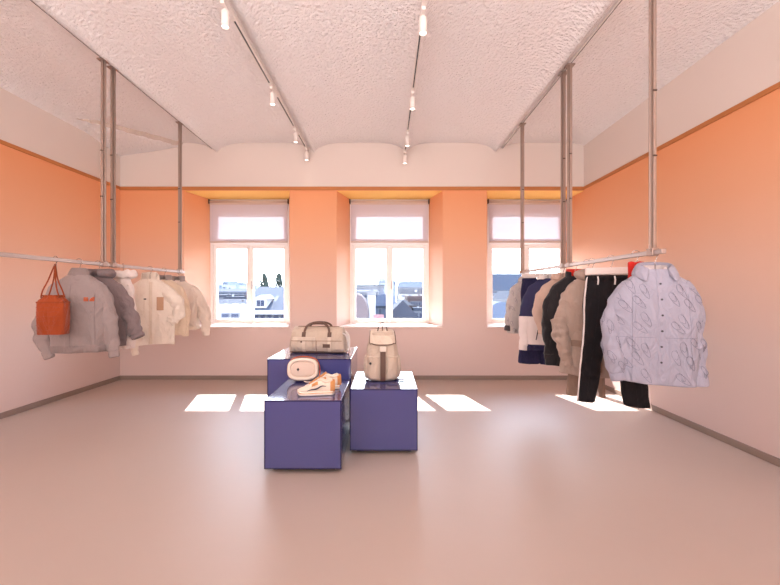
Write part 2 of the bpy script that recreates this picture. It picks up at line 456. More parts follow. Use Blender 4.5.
plinth(-1.146, -.345, 3.64, 4.42, .76, 'tallest glossy blue plinth at the back, under the duffel bag')
plinth(-.318, .262, 3.26, 3.97, .568, 'low glossy blue plinth on the right, under the backpack')

# ------------------------------------------------------------------ garments
def nz(x, y, z): return noise.noise(Vector((x, y, z)))

class Top:
    """hanging top; local x = width, front = -y, z = 0 at the neck, hem at -L; empty sits at hem level"""
    def __init__(s, name, label, cat, group, x, y, rz, L, cw=.27, hw=.28, sw=.225, nw=.075, dep=.085, zneck=1.555, seed=0, wr=.008, fold=.010, nf=7):
        wr *= 1.7; fold *= 1.3
        s.L = L; s.seed = seed; s.wr = wr; s.fold = fold; s.nf = nf; s.nw = nw; s.dep = dep
        s.root = thing(name, label, cat, (x, y, zneck - L), rz, group)
        s.off = (0, 0, L)
        s.keys = [(-L, hw, dep*.92, 2.3), (-L*.7, (cw+hw)/2, dep*1.02, 2.4), (-.30, cw, dep*1.08, 2.5), (-.20, cw*.98, dep, 2.5),
                  (-.13, sw*1.04, dep*.9, 2.4), (-.085, sw*.92, dep*.8, 2.3), (-.05, sw*.68, dep*.74, 2.2), (-.02, nw + .03, .062, 2.1), (0, nw, .056, 2.0)]
    def prm(s, z): return cat_interp(s.keys, max(-s.L, min(0, z)))
    def disp(s, x, y, z):
        a = s.seed * 3.1
        ramp = min(1, max(0, -z / .25))
        v = nz(x*5 + a, y*5, z*2.6 + a) * s.wr * 1.3 + nz(x*12 + a, y*9, z*7) * s.wr * .8 + nz(x*22, y*16 + a, z*17) * s.wr * .3
        hem = max(0, (-z - .2) / (s.L - .2))
        return v * (.35 + .65*ramp), hem
    def pt(s, th, z, off=0):
        w, d, n = s.prm(z)
        c, sn = math.cos(th), math.sin(th)
        ex = 2 / n
        x = w * math.copysign(abs(c) ** ex, c); y = d * math.copysign(abs(sn) ** ex, sn)
        v, hem = s.disp(x, y, z)
        r = v + off + s.fold * hem * math.sin(s.nf * th + s.seed + 1.5 * nz(s.seed, z*3, 1))
        nx, ny = x / (w*w), y / (d*d); l = math.hypot(nx, ny) or 1
        return Vector((x + r * nx / l, y + r * ny / l, z))
    def front(s, x, z, off=.002):
        w, d, n = s.prm(z)
        q = max(-1, min(1, x / w))
        c = math.copysign(abs(q) ** (n / 2), q); th = -math.acos(max(-.999, min(.999, c)))
        return s.pt(th, z, off)
    def body(s, m, hem_wave=0.0, name='body', prints=None, ink=None):
        N = 56; rings = []
        zs = [-s.L + (s.L - .14) * i / 26 for i in range(27)] + [-.14 + .14 * (i + 1) / 10 for i in range(10)]
        def ring(z, off=0, dz=0):
            out = []
            for j in range(N):
                p = s.pt(2*PI*j/N, z, off)
                if hem_wave:
                    k = max(0, 1 - (z + s.L) / .12)
                    p.z += k * hem_wave * math.sin(2*PI*j/N*2 + s.seed)
                out.append(p)
            return out
        rings.append([p + Vector((0, 0, .05)) for p in ring(-s.L, -.02)])
        rings.append(ring(-s.L, -.008))
        rings += [ring(z) for z in zs]
        b = MB(s.off); b.loft(rings, True, True, False)
        for pts, r_, o_ in (prints or []): b.tube([s.front(x, z, o_) for x, z in pts], r_, 4, 1)
        s.bodyo = b.build(name, [m, ink] if prints else m, s.root, smooth=True, sub=1)
        return s.bodyo
    def band(s, name, m, z0, z1, off=.004, n=48, rib=0.0, parent=None):
        rings = []
        for z, o in ((z0, -.004), (z0, off), ((z0+z1)/2, off*1.1), (z1, off), (z1, -.003)):
            rings.append([s.pt(2*PI*j/n, z, o + (rib if j % 2 else 0)) for j in range(n)])
        b = MB(s.off); b.loft(rings); return b.build(name, m, parent or s.root, smooth=True)
    def patch(s, name, m, x0, x1, z0, z1, off=.004, nx=6, nzz=8, parent=None, curve=None):
        g = []
        for i in range(nzz + 1):
            z = z0 + (z1 - z0) * i / nzz; row = []
            for j in range(nx + 1):
                x = x0 + (x1 - x0) * j / nx
                if curve: x += curve(z)
                row.append((x, z))
            g.append(row)
        b = MB(s.off)
        rows = [[s.front(x, z, -.002) for x, z in g[0]]]
        for r in g:
            rows.append([s.front(r[0][0], r[0][1], -.002)] + [s.front(x, z, off) for x, z in r] + [s.front(r[-1][0], r[-1][1], -.002)])
        rows[0] = [rows[1][0]] + rows[0] + [rows[1][-1]]
        rows.append([s.front(g[-1][0][0], g[-1][0][1], -.002)] + [s.front(x, z, -.002) for x, z in g[-1]] + [s.front(g[-1][-1][0], g[-1][-1][1], -.002)])
        b.loft(rows, closed=False)
        return b.build(name, m, parent or s.root, smooth=False)
    def line(s, name, m, pts, r=.0022, off=.002, parent=None, n=5):
        b = MB(s.off)
        for poly in pts:
            b.tube([s.front(x, z, off) for x, z in poly], r, n)
        return b.build(name, m, parent or s.root, smooth=True)
    def sleeve(s, m, path, rad, flat=.85, cuff=None, cuff_len=.05, seed=0, wr=None, name='sleeve', puff=0.0, cuff_mat=None, loops=None, ink=None):
        """path: local points; rad: radii at the points"""
        wr = wr if wr is not None else s.wr
        path = [(p[0]*(1 if i == 0 else .87), p[1], p[2] - (.012 if i == 1 else 0)) for i, p in enumerate(path)]; rad = [r*(.92 if i == 0 else .82) for i, r in enumerate(rad)]
        n = 30; N = 24
        keys = []; d = 0; prev = None
        for p, r in zip(path, rad):
            if prev is not None: d += (Vector(p) - Vector(prev)).length
            keys.append((d,) + tuple(p) + (r,)); prev = p
        samp = [cat_interp(keys, d * i / (n-1)) for i in range(n)]
        C = [Vector(q[:3]) for q in samp]
        rings = []; frames = []
        for i in range(n):
            t = (C[min(i+1, n-1)] - C[max(i-1, 0)]).normalized()
            sd = Vector((-t.z, 0, t.x)).normalized() if abs(t.z) + abs(t.x) > 1e-6 else Vector((1, 0, 0))
            bn = t.cross(sd).normalized()
            frames.append((C[i], sd, bn, samp[i][3], t))
        def spt(i, ph, off=0):
            c, sd, bn, r, t = frames[i]
            a = r * math.cos(ph) * sd + r * flat * math.sin(ph) * bn
            p = c + a
            k = seed*7.7 + s.seed
            v = nz(p.x*9 + k, p.y*9, p.z*8) * wr * 1.5 + nz(p.x*16 + k, p.y*14, p.z*24) * wr * .9
            if puff: v += .4 * puff * math.sin(i * 1.35 + 2*nz(k, ph, 0)) * (.4 + .6*i/n)
            return p + a.normalized() * (v * min(1, i / 5) + off)
        s.spt = spt; s.sn = n
        for i in range(n): rings.append([spt(i, 2*PI*j/N) for j in range(N)])
        c, sd, bn, r, t = frames[-1]
        rings.append([c - t*.03 + (r*.7)*(math.cos(2*PI*j/N)*sd + flat*math.sin(2*PI*j/N)*bn) for j in range(N)])
        b = MB(s.off); b.loft(rings, True, True, True)
        for i0, ph0, da, di in (loops or []):
            def f2(a_, bb):
                i = max(0, min(n-1.001, i0 + bb)); i_ = int(i)
                return spt(i_, PI*ph0 + a_, .002).lerp(spt(i_+1, PI*ph0 + a_, .002), i - i_)
            b.tube([f2(da*math.cos(2*PI*j/16 + .6), di*math.sin(2*PI*j/16)) for j in range(17)], .0014, 4, 1)
            b.tube([f2(da*.5*math.cos(2*PI*j/12 + .6), di*1.4*math.sin(2*PI*j/12) + .5) for j in range(8)], .0014, 4, 1)
        o = b.build(name, [m, ink] if loops else m, s.root, smooth=True, sub=1)
        if cuff:
            b = MB(s.off); rr = []
            cuff = max(cuff, .9)
            for q, k in ((-.024, .8), (-.020, cuff*1.02), (cuff_len*.5, cuff*1.02), (cuff_len, cuff*.96), (cuff_len, cuff*.75), (cuff_len*.4, cuff*.7)):
                rr.append([c + t*q + (r*k)*(math.cos(2*PI*j/N)*sd + flat*math.sin(2*PI*j/N)*bn) for j in range(N)])
            b.loft(rr, True, True, True); b.build('cuff', cuff_mat or m, s.root, smooth=True, sub=1)
        return o
    def collar(s, m, prof, gap=0.0, name='collar', nd=.056, point=0.0, back=1.0, lift=0.0, drop=0.0, wave=0.0):
        """sweep profile [(r,z)] around the neck; gap = half opening angle at the front; drop lowers the front"""
        N = 40; rings = []
        for j in range(N + 1):
            u = j / N
            a = -PI/2 + gap + (2*PI - 2*gap) * u
            fr = abs(2*u - 1) ** 2.2               # 1 at the front ends, 0 at the back
            bk = 1 + (back - 1) * (1 - abs(2*u - 1)) ** 1.0
            r = []
            for (pr, pz) in prof:
                rx = s.nw + pr * bk; ry = nd + pr * bk
                z = pz * bk - drop * fr - (point * fr if pr > .018 else 0)
                ww = wave * nz(a*1.7, pr*20, s.seed)
                r.append(Vector(((rx + ww) * math.cos(a), (ry + ww) * math.sin(a), z + ww)))
            rings.append(r)
        b = MB(s.off)
        if gap == 0: rings = rings[:-1] + [rings[0]]
        b.loft(rings, closed=True, cap0=gap > 0, cap1=gap > 0)
        return b.build(name, m, s.root, smooth=True, sub=1)

P_MOCK = [(.012, -.03), (.0, .01), (-.022, .045), (-.032, .055), (-.04, .05), (-.03, .02), (-.012, -.02)]
P_STAND = [(.006, -.025), (.008, .02), (.006, .055), (0, .062), (-.006, .055), (-.004, .0), (-.003, -.025)]
P_SHIRT = [(.0, -.02), (.002, .03), (.008, .046), (.018, .047), (.032, .025), (.044, -.012), (.040, -.016), (.026, .016), (.014, .030), (.008, .0)]
def hoodp(r, cz=.0): return [(r*.55 + r*math.cos(2*PI*k/10), cz + r*.95*math.sin(2*PI*k/10)) for k in range(10)]

M_HOOK = mat('hanger_hook_steel', (190, 180, 176), .25, .9)
M_HANG = mat('pale_hanger', (214, 200, 192), .5)
M_HANGD = mat('dark_grey_hanger', (120, 110, 108), .5)
def hook_tube(b, zb, x=0):
    """from zb (hanger body) up and over the bar; z relative to the bar centre"""
    pts = [(x, 0, zb), (x, 0, -.062), (x + .006, 0, -.052)]
    for k in range(11):
        a = R(-60 + 230 * k / 10)
        pts.append((x + .028*math.cos(a), 0, .002 + .028*math.sin(a)))
    return b.tube(pts, .0028, 6)
def hanger(x, y, rz, label, zneck=1.555, half=.185, m=None):
    t = thing('clothes_hanger', label, 'hanger', (x, y, ZBAR), rz, 'clothes hangers')
    z0 = zneck - ZBAR
    hook_tube(MB(), z0 - .005).build('hook', M_HOOK, t, smooth=True)
    pts = [(-half, 0, z0 - .092), (-half*.6, 0, z0 - .062), (-half*.25, 0, z0 - .034), (0, 0, z0 - .02), (half*.25, 0, z0 - .034), (half*.6, 0, z0 - .062), (half, 0, z0 - .092)]
    MB().tube(smooth_path(pts, 17), .010, 8, ry=.008).build('shoulder_bar', m or M_HANG, t, smooth=True)
    return t
def mir(p): return [(-a[0],) + tuple(a[1:]) for a in p]

# ---- left rack
LG, RG = 'clothes on the left rack', 'clothes on the right rack'
M_GREY = fabric('grey_sweat_fabric', (148, 133, 131), var=.05)
M_GREYD = fabric('grey_sweat_rib', (138, 123, 121), var=.06)
M_ORL = fabric('orange_print', (208, 92, 38), bump=.05)
def yL(px): return F * -RXL / (CX - px)
def yR(px): return F * RXR / (px - CX)

g = Top('sweatshirt', 'light grey mock-neck sweatshirt with small orange chest print, nearest on left rack', 'sweatshirt', LG, RXL, yL(79), R(16), .70, cw=.25, hw=.215, sw=.22, nw=.085, seed=1, wr=.010)
g.body(M_GREY); g.collar(M_GREYD, [(a*1, b*1.2) for a, b in P_MOCK])
g.sleeve(M_GREY, [(-.14, 0, -.115), (-.225, 0, -.24), (-.325, 0, -.44), (-.315, .0, -.58), (-.265, -.01, -.70)], [.085, .088, .08, .074, .06], cuff=.8, seed=1, flat=.7, puff=.002)
g.sleeve(M_GREY, [(.14, 0, -.115), (.22, 0, -.22), (.265, 0, -.42), (.295, .0, -.58), (.32, -.02, -.71)], [.085, .09, .088, .078, .06], cuff=.8, seed=2, flat=.7, puff=.002)
g.band('hem_rib', M_GREYD, -.70, -.635, .003, rib=.002)
g.line('panel_seam', M_GREYD, [[(-.03, -.09 - .56*i/12) for i in range(13)], [(.15 , -.17 - .46*i/12) for i in range(13)]], .0025)
arcs = []
for k in range(3):
    r0 = .010 + .0115*k
    arcs.append([(.150 - r0*math.cos(a*PI/2/7), -.238 + r0*math.sin(a*PI/2/7)) for a in range(8)])
for k in range(3): arcs.append([(.072, -.208 - .0125*k), (.104, -.208 - .0125*k)])
g.line('chest_print', M_ORL, arcs, .0048, .003)
hanger(RXL, yL(79), R(16), 'pale hanger inside the grey mock-neck sweatshirt')

M_TAUPE = fabric('taupe_grey_fabric', (126, 110, 110), var=.07)
t = Top('hooded_jacket', 'taupe grey hooded jacket with folded cuffs behind the grey sweatshirt', 'jacket', LG, RXL, yL(98), R(14), .68, cw=.25, hw=.24, sw=.22, nw=.085, seed=2, wr=.012)
t.body(M_TAUPE); t.collar(M_TAUPE, hoodp(.04, .022), gap=.25, name='hood', back=1.25, wave=.02)
t.sleeve(M_TAUPE, [(.13, 0, -.115), (.23, 0, -.2), (.31, 0, -.36), (.36, -.02, -.50), (.40, -.03, -.58)], [.085, .095, .088, .078, .07], cuff=1.08, cuff_len=.03, seed=3, flat=.75, puff=.003)
t.sleeve(M_TAUPE, [(-.13, 0, -.115), (-.22, 0, -.2), (-.28, 0, -.36), (-.27, 0, -.58)], [.085, .09, .085, .06], cuff=1.05, cuff_len=.03, seed=4, flat=.75)
t.band('hem_rib', M_TAUPE, -.68, -.62, .003)
hanger(RXL, yL(98), R(14), 'pale hanger inside the taupe grey hooded jacket')

M_FLUF = fabric('white_fleece', (232, 220, 214), var=.07, bump=.9, bs=60)
f = Top('fleece_hoodie', 'white fluffy fleece hoodie mostly hidden between taupe jacket and cream jacket', 'hoodie', LG, RXL, yL(123), R(-42), .74, cw=.20, hw=.21, sw=.19, nw=.085, seed=3, wr=.012)
f.body(M_FLUF); f.collar(M_FLUF, hoodp(.042, .028), gap=.2, name='hood', back=1.2, wave=.03)
for sg in (-1, 1):
    f.sleeve(M_FLUF, [(sg*.13, 0, -.115), (sg*.21, 0, -.22), (sg*.26, 0, -.42), (sg*.255, 0, -.66)], [.08, .085, .078, .05], cuff=.85, seed=4+sg, flat=.75)
hanger(RXL, yL(123), R(-42), 'pale hanger inside the white fluffy fleece hoodie')

M_CREAM = fabric('cream_fleece', (240, 226, 212), var=.06, bump=.6, bs=70, trans=.12)
M_CREAMD = fabric('cream_trim', (226, 208, 190), var=.05)
M_TAGB = fabric('tan_cardboard', (192, 152, 124), var=.06, bump=.05)
M_DARK = mat('dark_print', (50, 44, 46), .7)
c = Top('fleece_jacket', 'cream fleece jacket with open collar and tan rectangular tag on chest', 'jacket', LG, RXL, yL(150), R(26), .78, cw=.255, hw=.255, sw=.215, nw=.08, seed=4, wr=.012, fold=.014)
c.body(M_CREAM, hem_wave=.012); c.collar(M_CREAM, [(a*1.6 + .004, b*1.4) for a, b in P_STAND], gap=.85, drop=.07, name='stand_collar', wave=.01)
c.sleeve(M_CREAM, [(.12, 0, -.115), (.24, -.03, -.18), (.335, -.05, -.32), (.335, -.07, -.42), (.26, -.09, -.505)], [.085, .10, .10, .088, .066], cuff=.85, cuff_len=.03, seed=5, flat=.85, puff=.003)
c.sleeve(M_CREAM, [(-.12, 0, -.115), (-.20, -.01, -.24), (-.23, -.03, -.46), (-.215, -.05, -.66), (-.165, -.06, -.84)], [.085, .085, .078, .064, .05], cuff=.78, cuff_len=.045, seed=6, flat=.75, puff=.003)
c.line('zip', M_CREAMD, [[(.0, -.03 - .73*i/20) for i in range(21)]], .004, .002)
c.patch('front_facing', M_CREAMD, .004, .03, -.76, -.04, .006)
c.patch('paper_tag', M_TAGB, .075, .145, -.37, -.215, .012)
c.line('pocket_zip', M_CREAMD, [[(-.05, -.25 - .2*i/8) for i in range(9)]], .0035, .002)
c.patch('logo_print', M_DARK, -.055, -.03, -.245, -.23, .003, 2, 2)
c.patch('chest_pocket', M_CREAM, .10, .19, -.62, -.44, .010)
hanger(RXL, yL(150), R(26), 'pale hanger inside the cream fleece jacket with tan tag')

M_ECRU = fabric('ecru_cotton', (234, 212, 188), var=.05, trans=.12)
M_COLG = fabric('grey_collar_lining', (158, 144, 140), var=.05)
e = Top('cotton_jacket', 'ecru cotton jacket with grey collar, between the two cream jackets near the window', 'jacket', LG, RXL, yL(164), R(18), .70, cw=.25, hw=.26, sw=.22, nw=.08, seed=5, wr=.008)
e.body(M_ECRU); e.collar(M_COLG, P_STAND, gap=.3, name='stand_collar')
e.sleeve(M_ECRU, [(.13, 0, -.115), (.22, 0, -.22), (.27, 0, -.42), (.275, 0, -.67)], [.085, .086, .076, .055], cuff=.9, seed=7, flat=.75)
e.sleeve(M_ECRU, [(-.13, 0, -.115), (-.22, 0, -.22), (-.27, 0, -.42), (-.275, 0, -.67)], [.085, .086, .076, .055], cuff=.9, seed=8, flat=.75)
e.line('zip', M_CREAMD, [[(.0, -.03 - .65*i/20) for i in range(21)]], .004)
hanger(RXL, yL(164), R(18), 'grey hanger inside the ecru cotton jacket', m=M_HANGD)

M_PUFF = fabric('off_white_nylon', (230, 212, 198), rough=.6, var=.05, trans=.1)
u = Top('bomber_jacket', 'off-white quilted bomber jacket with zipped sleeve pocket, last on left rack by window', 'jacket', LG, RXL, yL(178), R(22), .66, cw=.26, hw=.25, sw=.225, nw=.08, seed=6, wr=.010)
u.body(M_PUFF); u.collar(M_COLG, P_STAND, gap=.35, name='stand_collar')
u.sleeve(M_PUFF, [(.13, 0, -.11), (.24, 0, -.18), (.33, 0, -.34), (.385, -.01, -.52), (.39, -.02, -.70)], [.085, .10, .098, .085, .062], cuff=.85, seed=9, flat=.8, puff=.004)
SP = u.spt
b = MB(u.off); b.tube([SP(k, PI*1.5, .004) for k in range(11, 18)], .005, 6); b.build('sleeve_zip', M_COLG, u.root, smooth=True)
u.sleeve(M_PUFF, [(-.13, 0, -.11), (-.23, 0, -.2), (-.29, 0, -.40), (-.28, 0, -.64)], [.085, .095, .085, .06], cuff=.85, seed=10, flat=.8, puff=.004)
u.line('zip', M_CREAMD, [[(.0, -.03 - .6*i/20) for i in range(21)]], .004)
u.band('hem_rib', M_CREAMD, -.66, -.61, .003, rib=.002)
hanger(RXL, yL(178), R(22), 'grey hanger inside the off-white bomber jacket', m=M_HANGD)

# drawstring bag on an S hook
M_RUST = fabric('rust_orange_canvas', (150, 66, 32), var=.16, bump=.4)
M_RUSTD = fabric('rust_cord', (140, 62, 30), var=.1)
yb = yL(55.5)
zt0 = H - (295 - CY) * yb / F; zb0 = H - (334 - CY) * yb / F
hh = zt0 - zb0
bag = thing('drawstring_bag', 'rust orange drawstring pouch bag hanging from left rack before the sweatshirt', 'bag', (RXL, yb - .02, zb0), R(8))
def bag_ring(z, w, d, n=4.5, gath=0.0, N=64):
    r = []
    for j in range(N):
        th = 2*PI*j/N; c_, s_ = math.cos(th), math.sin(th); ex = 2/n
        k = 1 + gath * math.sin(th * 11)
        r.append(Vector((w*k*math.copysign(abs(c_)**ex, c_), d*k*math.copysign(abs(s_)**ex, s_), z)))
    return r
b = MB()
SX = .88
b.loft([bag_ring(.0, .096, .052), bag_ring(.004, .102, .058), bag_ring(hh*.5, .106, .062), bag_ring(hh*.80, .104, .06), bag_ring(hh*.86, .098, .056, 3.5, .02)], True, True, False)
b.loft([bag_ring(hh*.855, .099, .057, 3.5, .02), bag_ring(hh*.93, .075, .045, 2.5, .08), bag_ring(hh*.97, .066, .040, 2.2, .12), bag_ring(hh*1.0, .078, .05, 2.2, .16), bag_ring(hh*.985, .062, .036, 2.2, .1)], True, False, True)
b.build('pouch', M_RUST, bag, smooth=True)
b = MB(); b.loft([bag_ring(hh*.835, .1055, .0615), bag_ring(hh*.83, .108, .064), bag_ring(hh*.80, .108, .064), bag_ring(hh*.795, .1055, .0615)]); b.build('seam_band', M_RUSTD, bag, smooth=True)
b = MB()
for k in range(6):
    z = hh*(.12 + .115*k); b.tube([(x*.09/6, -.0625 - .0005*(6-abs(x)), z + .003*math.sin(x*1.1 + k)) for x in range(-6, 7)], .0013, 4)
b.build('stitch_line', M_RUSTD, bag)
apex = (0, .02, ZBAR - .035 - zb0)
for sx in (-1, 1):
    b = MB(); b.tube(smooth_path([(sx*.07, -.035, hh*.93), (sx*.055, -.04, hh*1.1), (sx*.03, -.02, hh*1.35), (sx*.006, .012, apex[2] - .03), (0, .02, apex[2] - .002)], 16), .0055, 8)
    b.tube(smooth_path([(sx*.065, .035, hh*.93), (sx*.045, .035, hh*1.12), (sx*.016, .026, hh*1.4), (0, .022, apex[2] - .002)], 16), .0055, 8)
    b.build('strap', M_RUSTD, bag, smooth=True)
b = MB()
for k in range(9):
    a = 2*PI*k/9; b.cyl((.075*math.cos(a)*1.02, .045*math.sin(a)*1.02, hh*.925), (.079*math.cos(a), .048*math.sin(a), hh*.925), .007, 8)
b.build('eyelet', M_RUSTD, bag)
sh = thing('steel_hook', 'small steel hook on left rack holding the rust orange pouch bag', 'hook', (RXL, yb, ZBAR), 0)
b = MB()
pts = [(0, .022*math.cos(R(a)), .004 + .026*math.sin(R(a))) for a in range(200, -31, -22)] + [(0, .006, -.03)] + [(0, -.002 + .012*math.cos(R(a)), -.042 + .012*math.sin(R(a))) for a in range(60, -170, -25)]
b.tube(pts, .003, 6); b.build('wire', M_HOOK, sh, smooth=True)

# ---- right rack
M_SHIRT = fabric('pale_blue_denim', (160, 158, 174), var=.07, vscale=5, bump=.2, trans=.05)
M_INK = fabric('grey_line_print', (96, 92, 104), bump=0.0)
M_BTN = mat('dark_button', (56, 52, 60), .4)
M_DEN2 = fabric('shirt_inside', (196, 184, 184), var=.04)
def squiggles(xs, zs, size, seed):
    rnd = random.Random(seed); polys = []
    for i, z in enumerate(zs):
        for j, x in enumerate(xs):
            cx = x + (.022 if i % 2 else -.018) + rnd.uniform(-.008, .008); cz = z + rnd.uniform(-.012, .012) + (.02 if j % 2 else -.02)
            if abs(cx) < .055 or (i + j) % 4 == 3: continue
            a = R(rnd.uniform(105, 140))
            for kk, (sz, wd, ox) in enumerate(((size*.8, .33, 0), (size*.55, .5, size*.35))):
                pl = []
                for k in range(19 if kk == 0 else 12):
                    q = 2*PI*k/18 + kk*2.0
                    lx = ox + sz * math.cos(q); lz = sz * wd * math.sin(q) * (1 + .35*math.cos(q))
                    pl.append((cx + lx*math.cos(a) - lz*math.sin(a), cz + lx*math.sin(a) + lz*math.cos(a)))
                polys.append(pl)
    return polys
ys_ = yR(655)
s = Top('denim_shirt', 'pale blue shirt with looping line print and dark buttons, nearest on right rack', 'shirt', RG, RXR, ys_, R(-12), .775, cw=.275, hw=.275, sw=.225, nw=.085, dep=.09, seed=7, wr=.010, fold=.008, nf=6)
pol = squiggles([-.235, -.155, -.07, .065, .15, .225], [-.14, -.235, -.33, -.425, -.52, -.615, -.71], .066, 3)
prints = [(p_, .0013, .0012) for p_ in pol] + [(p_, .0009, .0008) for p_ in ([(-.26 + .52*i/20, -.46) for i in range(21)], [(-.17, -.16 - .58*i/14) for i in range(15)], [(.17, -.16 - .58*i/14) for i in range(15)])]
s.body(M_SHIRT, hem_wave=.012, prints=prints, ink=M_INK); s.collar(M_SHIRT, [(a*1.35, b*1.25) for a, b in P_SHIRT], gap=.62, point=.03, drop=.045, name='collar')
s.collar(M_DEN2, [(-.012, -.03), (-.010, .035), (-.016, .035), (-.018, -.03)], gap=.5, name='neck_lining', drop=.02)
LOOPS = [(5, .6, .3, 1.5), (9.5, .35, .3, 1.5), (14, .62, .3, 1.5), (18.5, .35, .3, 1.5), (23, .6, .3, 1.5), (26.5, .4, .3, 1.4), (12, .88, .3, 1.5), (20, .9, .3, 1.5)]
for sg, pth, rd in ((-1, [(-.13, 0, -.115), (-.235, 0, -.20), (-.305, 0, -.38), (-.315, -.005, -.55), (-.275, -.02, -.72)], [.085, .095, .092, .084, .068]),
                    (1, [(.13, 0, -.115), (.235, 0, -.20), (.26, 0, -.38), (.275, -.01, -.57), (.285, -.03, -.735)], [.085, .092, .086, .08, .066])):
    s.sleeve(M_SHIRT, pth, rd, cuff=1.0, cuff_len=.05, seed=11+sg, flat=.72, puff=.002, loops=LOOPS, ink=M_INK)
s.patch('button_placket', M_SHIRT, -.018, .018, -.765, -.035, .004, 3, 16)
for k in range(6):
    p = s.front(0, -.10 - .105*k, .004) + Vector((0, 0, s.L))
    MB().cyl(p + Vector((0, .002, 0)), p + Vector((0, -.004, 0)), .0068, 12).build('button', M_BTN, s.root)
hanger(RXR, ys_, R(-12), 'steel-hooked hanger inside the pale blue printed shirt')

# red scarf folded over a hanger behind the shirt
M_RED = fabric('red_knit', (196, 44, 36), var=.12)
yr = yR(640)
sc = thing('red_scarf', 'folded red scarf on a hanger squeezed between pale blue shirt and black trousers', 'scarf', (RXR - .03, yr, 1.1), R(-10), RG)
for k, (dx, wd) in enumerate(((-.03, .028), (.025, .03))):
    b = MB(); rings = []
    for i in range(20):
        a = i / 19
        z = .0 + .525*a; ww = wd*(1 - .25*math.sin(a*3 + k)); 
        rings.append([Vector((dx + ww*math.cos(2*PI*j/16) + .004*nz(a*5, j, k), -.0 + .018*math.sin(2*PI*j/16), z)) for j in range(16)])
    b.loft(rings, True, True, True); b.build('scarf_end', M_RED, sc, smooth=True, sub=1)
hanger(RXR - .03, yr, R(-10), 'pale hanger carrying the folded red scarf', zneck=1.60, half=.045)

# trousers
def trousers(name, label, x, y, rz, zw, Ln, m, spread=.16, half=.165, legw=(.095, .095), seed=0, stripe=None, dep=.05, band=None, bothalf=(.075, .09), sx=0):
    t = thing(name, label, 'trousers', (x, y, zw - Ln), rz, RG)
    N = 32
    for sg, bh in ((-1, bothalf[0]), (1, bothalf[1])):
        def lp(th, u, off=0, sg=sg, bh=bh):
            cxk = cat_interp([(0, half*.47), (.25, half*.52), (.6, (half*.5 + spread)/2*1.0), (1, spread)], u)[0] * sg
            wk = cat_interp([(0, half*.53), (.22, half*.62), (.35, half*.54), (.65, (half*.5 + bh)/2), (1, bh)], u)[0]
            dk = cat_interp([(0, dep*.75), (.25, dep*1.15), (.6, dep), (1, dep*.85)], u)[0]
            z = Ln * (1 - u)
            c_, s_ = math.cos(th), math.sin(th)
            v = .007*nz(c_*1.5 + seed, s_*1.5 + sg, z*5) + .005*nz(c_*3, s_*3 + seed, z*14) + off
            return Vector((cxk + (wk + v)*math.copysign(abs(c_)**.8, c_), (dk + v)*math.copysign(abs(s_)**.8, s_), z))
        rings = [[lp(2*PI*j/N, i/30) for j in range(N)] for i in range(31)]
        b = MB(); b.loft(rings, True, True, True); lo = b.build('trouser_leg', m, t, smooth=True, sub=1)
        cr = MB(); cr.tube([lp(-PI/2, i/24, .001) for i in range(3, 25)], .0016, 4); cr.build('crease', m, lo)
        if stripe:
            b = MB(); a0 = PI if sg < 0 else 0; dd = -.5 if sg > 0 else .5
            b.loft([[lp(a0 + dd + q, i/30, .0025) for q in (-.16, -.05, .05, .16)] for i in range(31)], closed=False)
            b.build('side_stripe', stripe, lo, smooth=True)
    b = MB(); N2 = 40
    b.loft([[Vector(((half + o)*math.copysign(abs(math.cos(2*PI*j/N2))**.7, math.cos(2*PI*j/N2)), (dep*.78 + o)*math.copysign(abs(math.sin(2*PI*j/N2))**.7, math.sin(2*PI*j/N2)), Ln + z)) for j in range(N2)]
            for z, o in ((-.035, .001), (-.034, .006), (.0, .006), (.008, .004), (.008, -.01), (-.02, -.012))], True, False, True)
    b.build('waistband', band or m, t, smooth=True)
    return t
def clamp_hanger(x, y, rz, label, zw, half=.165, m=None, hgt=.055):
    t = thing('clamp_hanger', label, 'hanger', (x, y, ZBAR), rz, 'clamp hangers')
    z0 = zw - ZBAR
    hook_tube(MB(), z0 + hgt*.5).build('hook', M_HOOK, t, smooth=True)
    MB().box(-half, half, -.022, .022, z0 + .012, z0 + hgt + .012).build('clamp_bar', m or M_HANG, t, bevel=.01, seg=3)
    return t
M_BLACK = fabric('black_jersey', (28, 25, 28), var=.2, bump=.15, sheen=.05)
M_STRIPE = fabric('white_side_stripe', (226, 216, 214), bump=.05)
M_CLAMP = mat('white_felt_clamp', (222, 206, 200), .8, bump=.1, bscale=80)
yp = yR(611)
tr = trousers('track_trousers', 'black track trousers with white side stripes hanging from a white clamp hanger', RXR, yp, R(-24), 1.53, 1.06, M_BLACK, spread=.185, half=.185, seed=3, stripe=M_STRIPE, bothalf=(.072, .10))
b = MB()
for xx in (-.10, .02):
    b.tube([(xx, -.047, 1.06 + .0), (xx + .004, -.056, 1.03), (xx, -.058, .99)], .006, 6)
b.build('drawcord', M_STRIPE, tr, smooth=True)
clamp_hanger(RXR, yp, R(-24), 'wide white clamp hanger holding the black track trousers', 1.53, .19, M_CLAMP, .06)

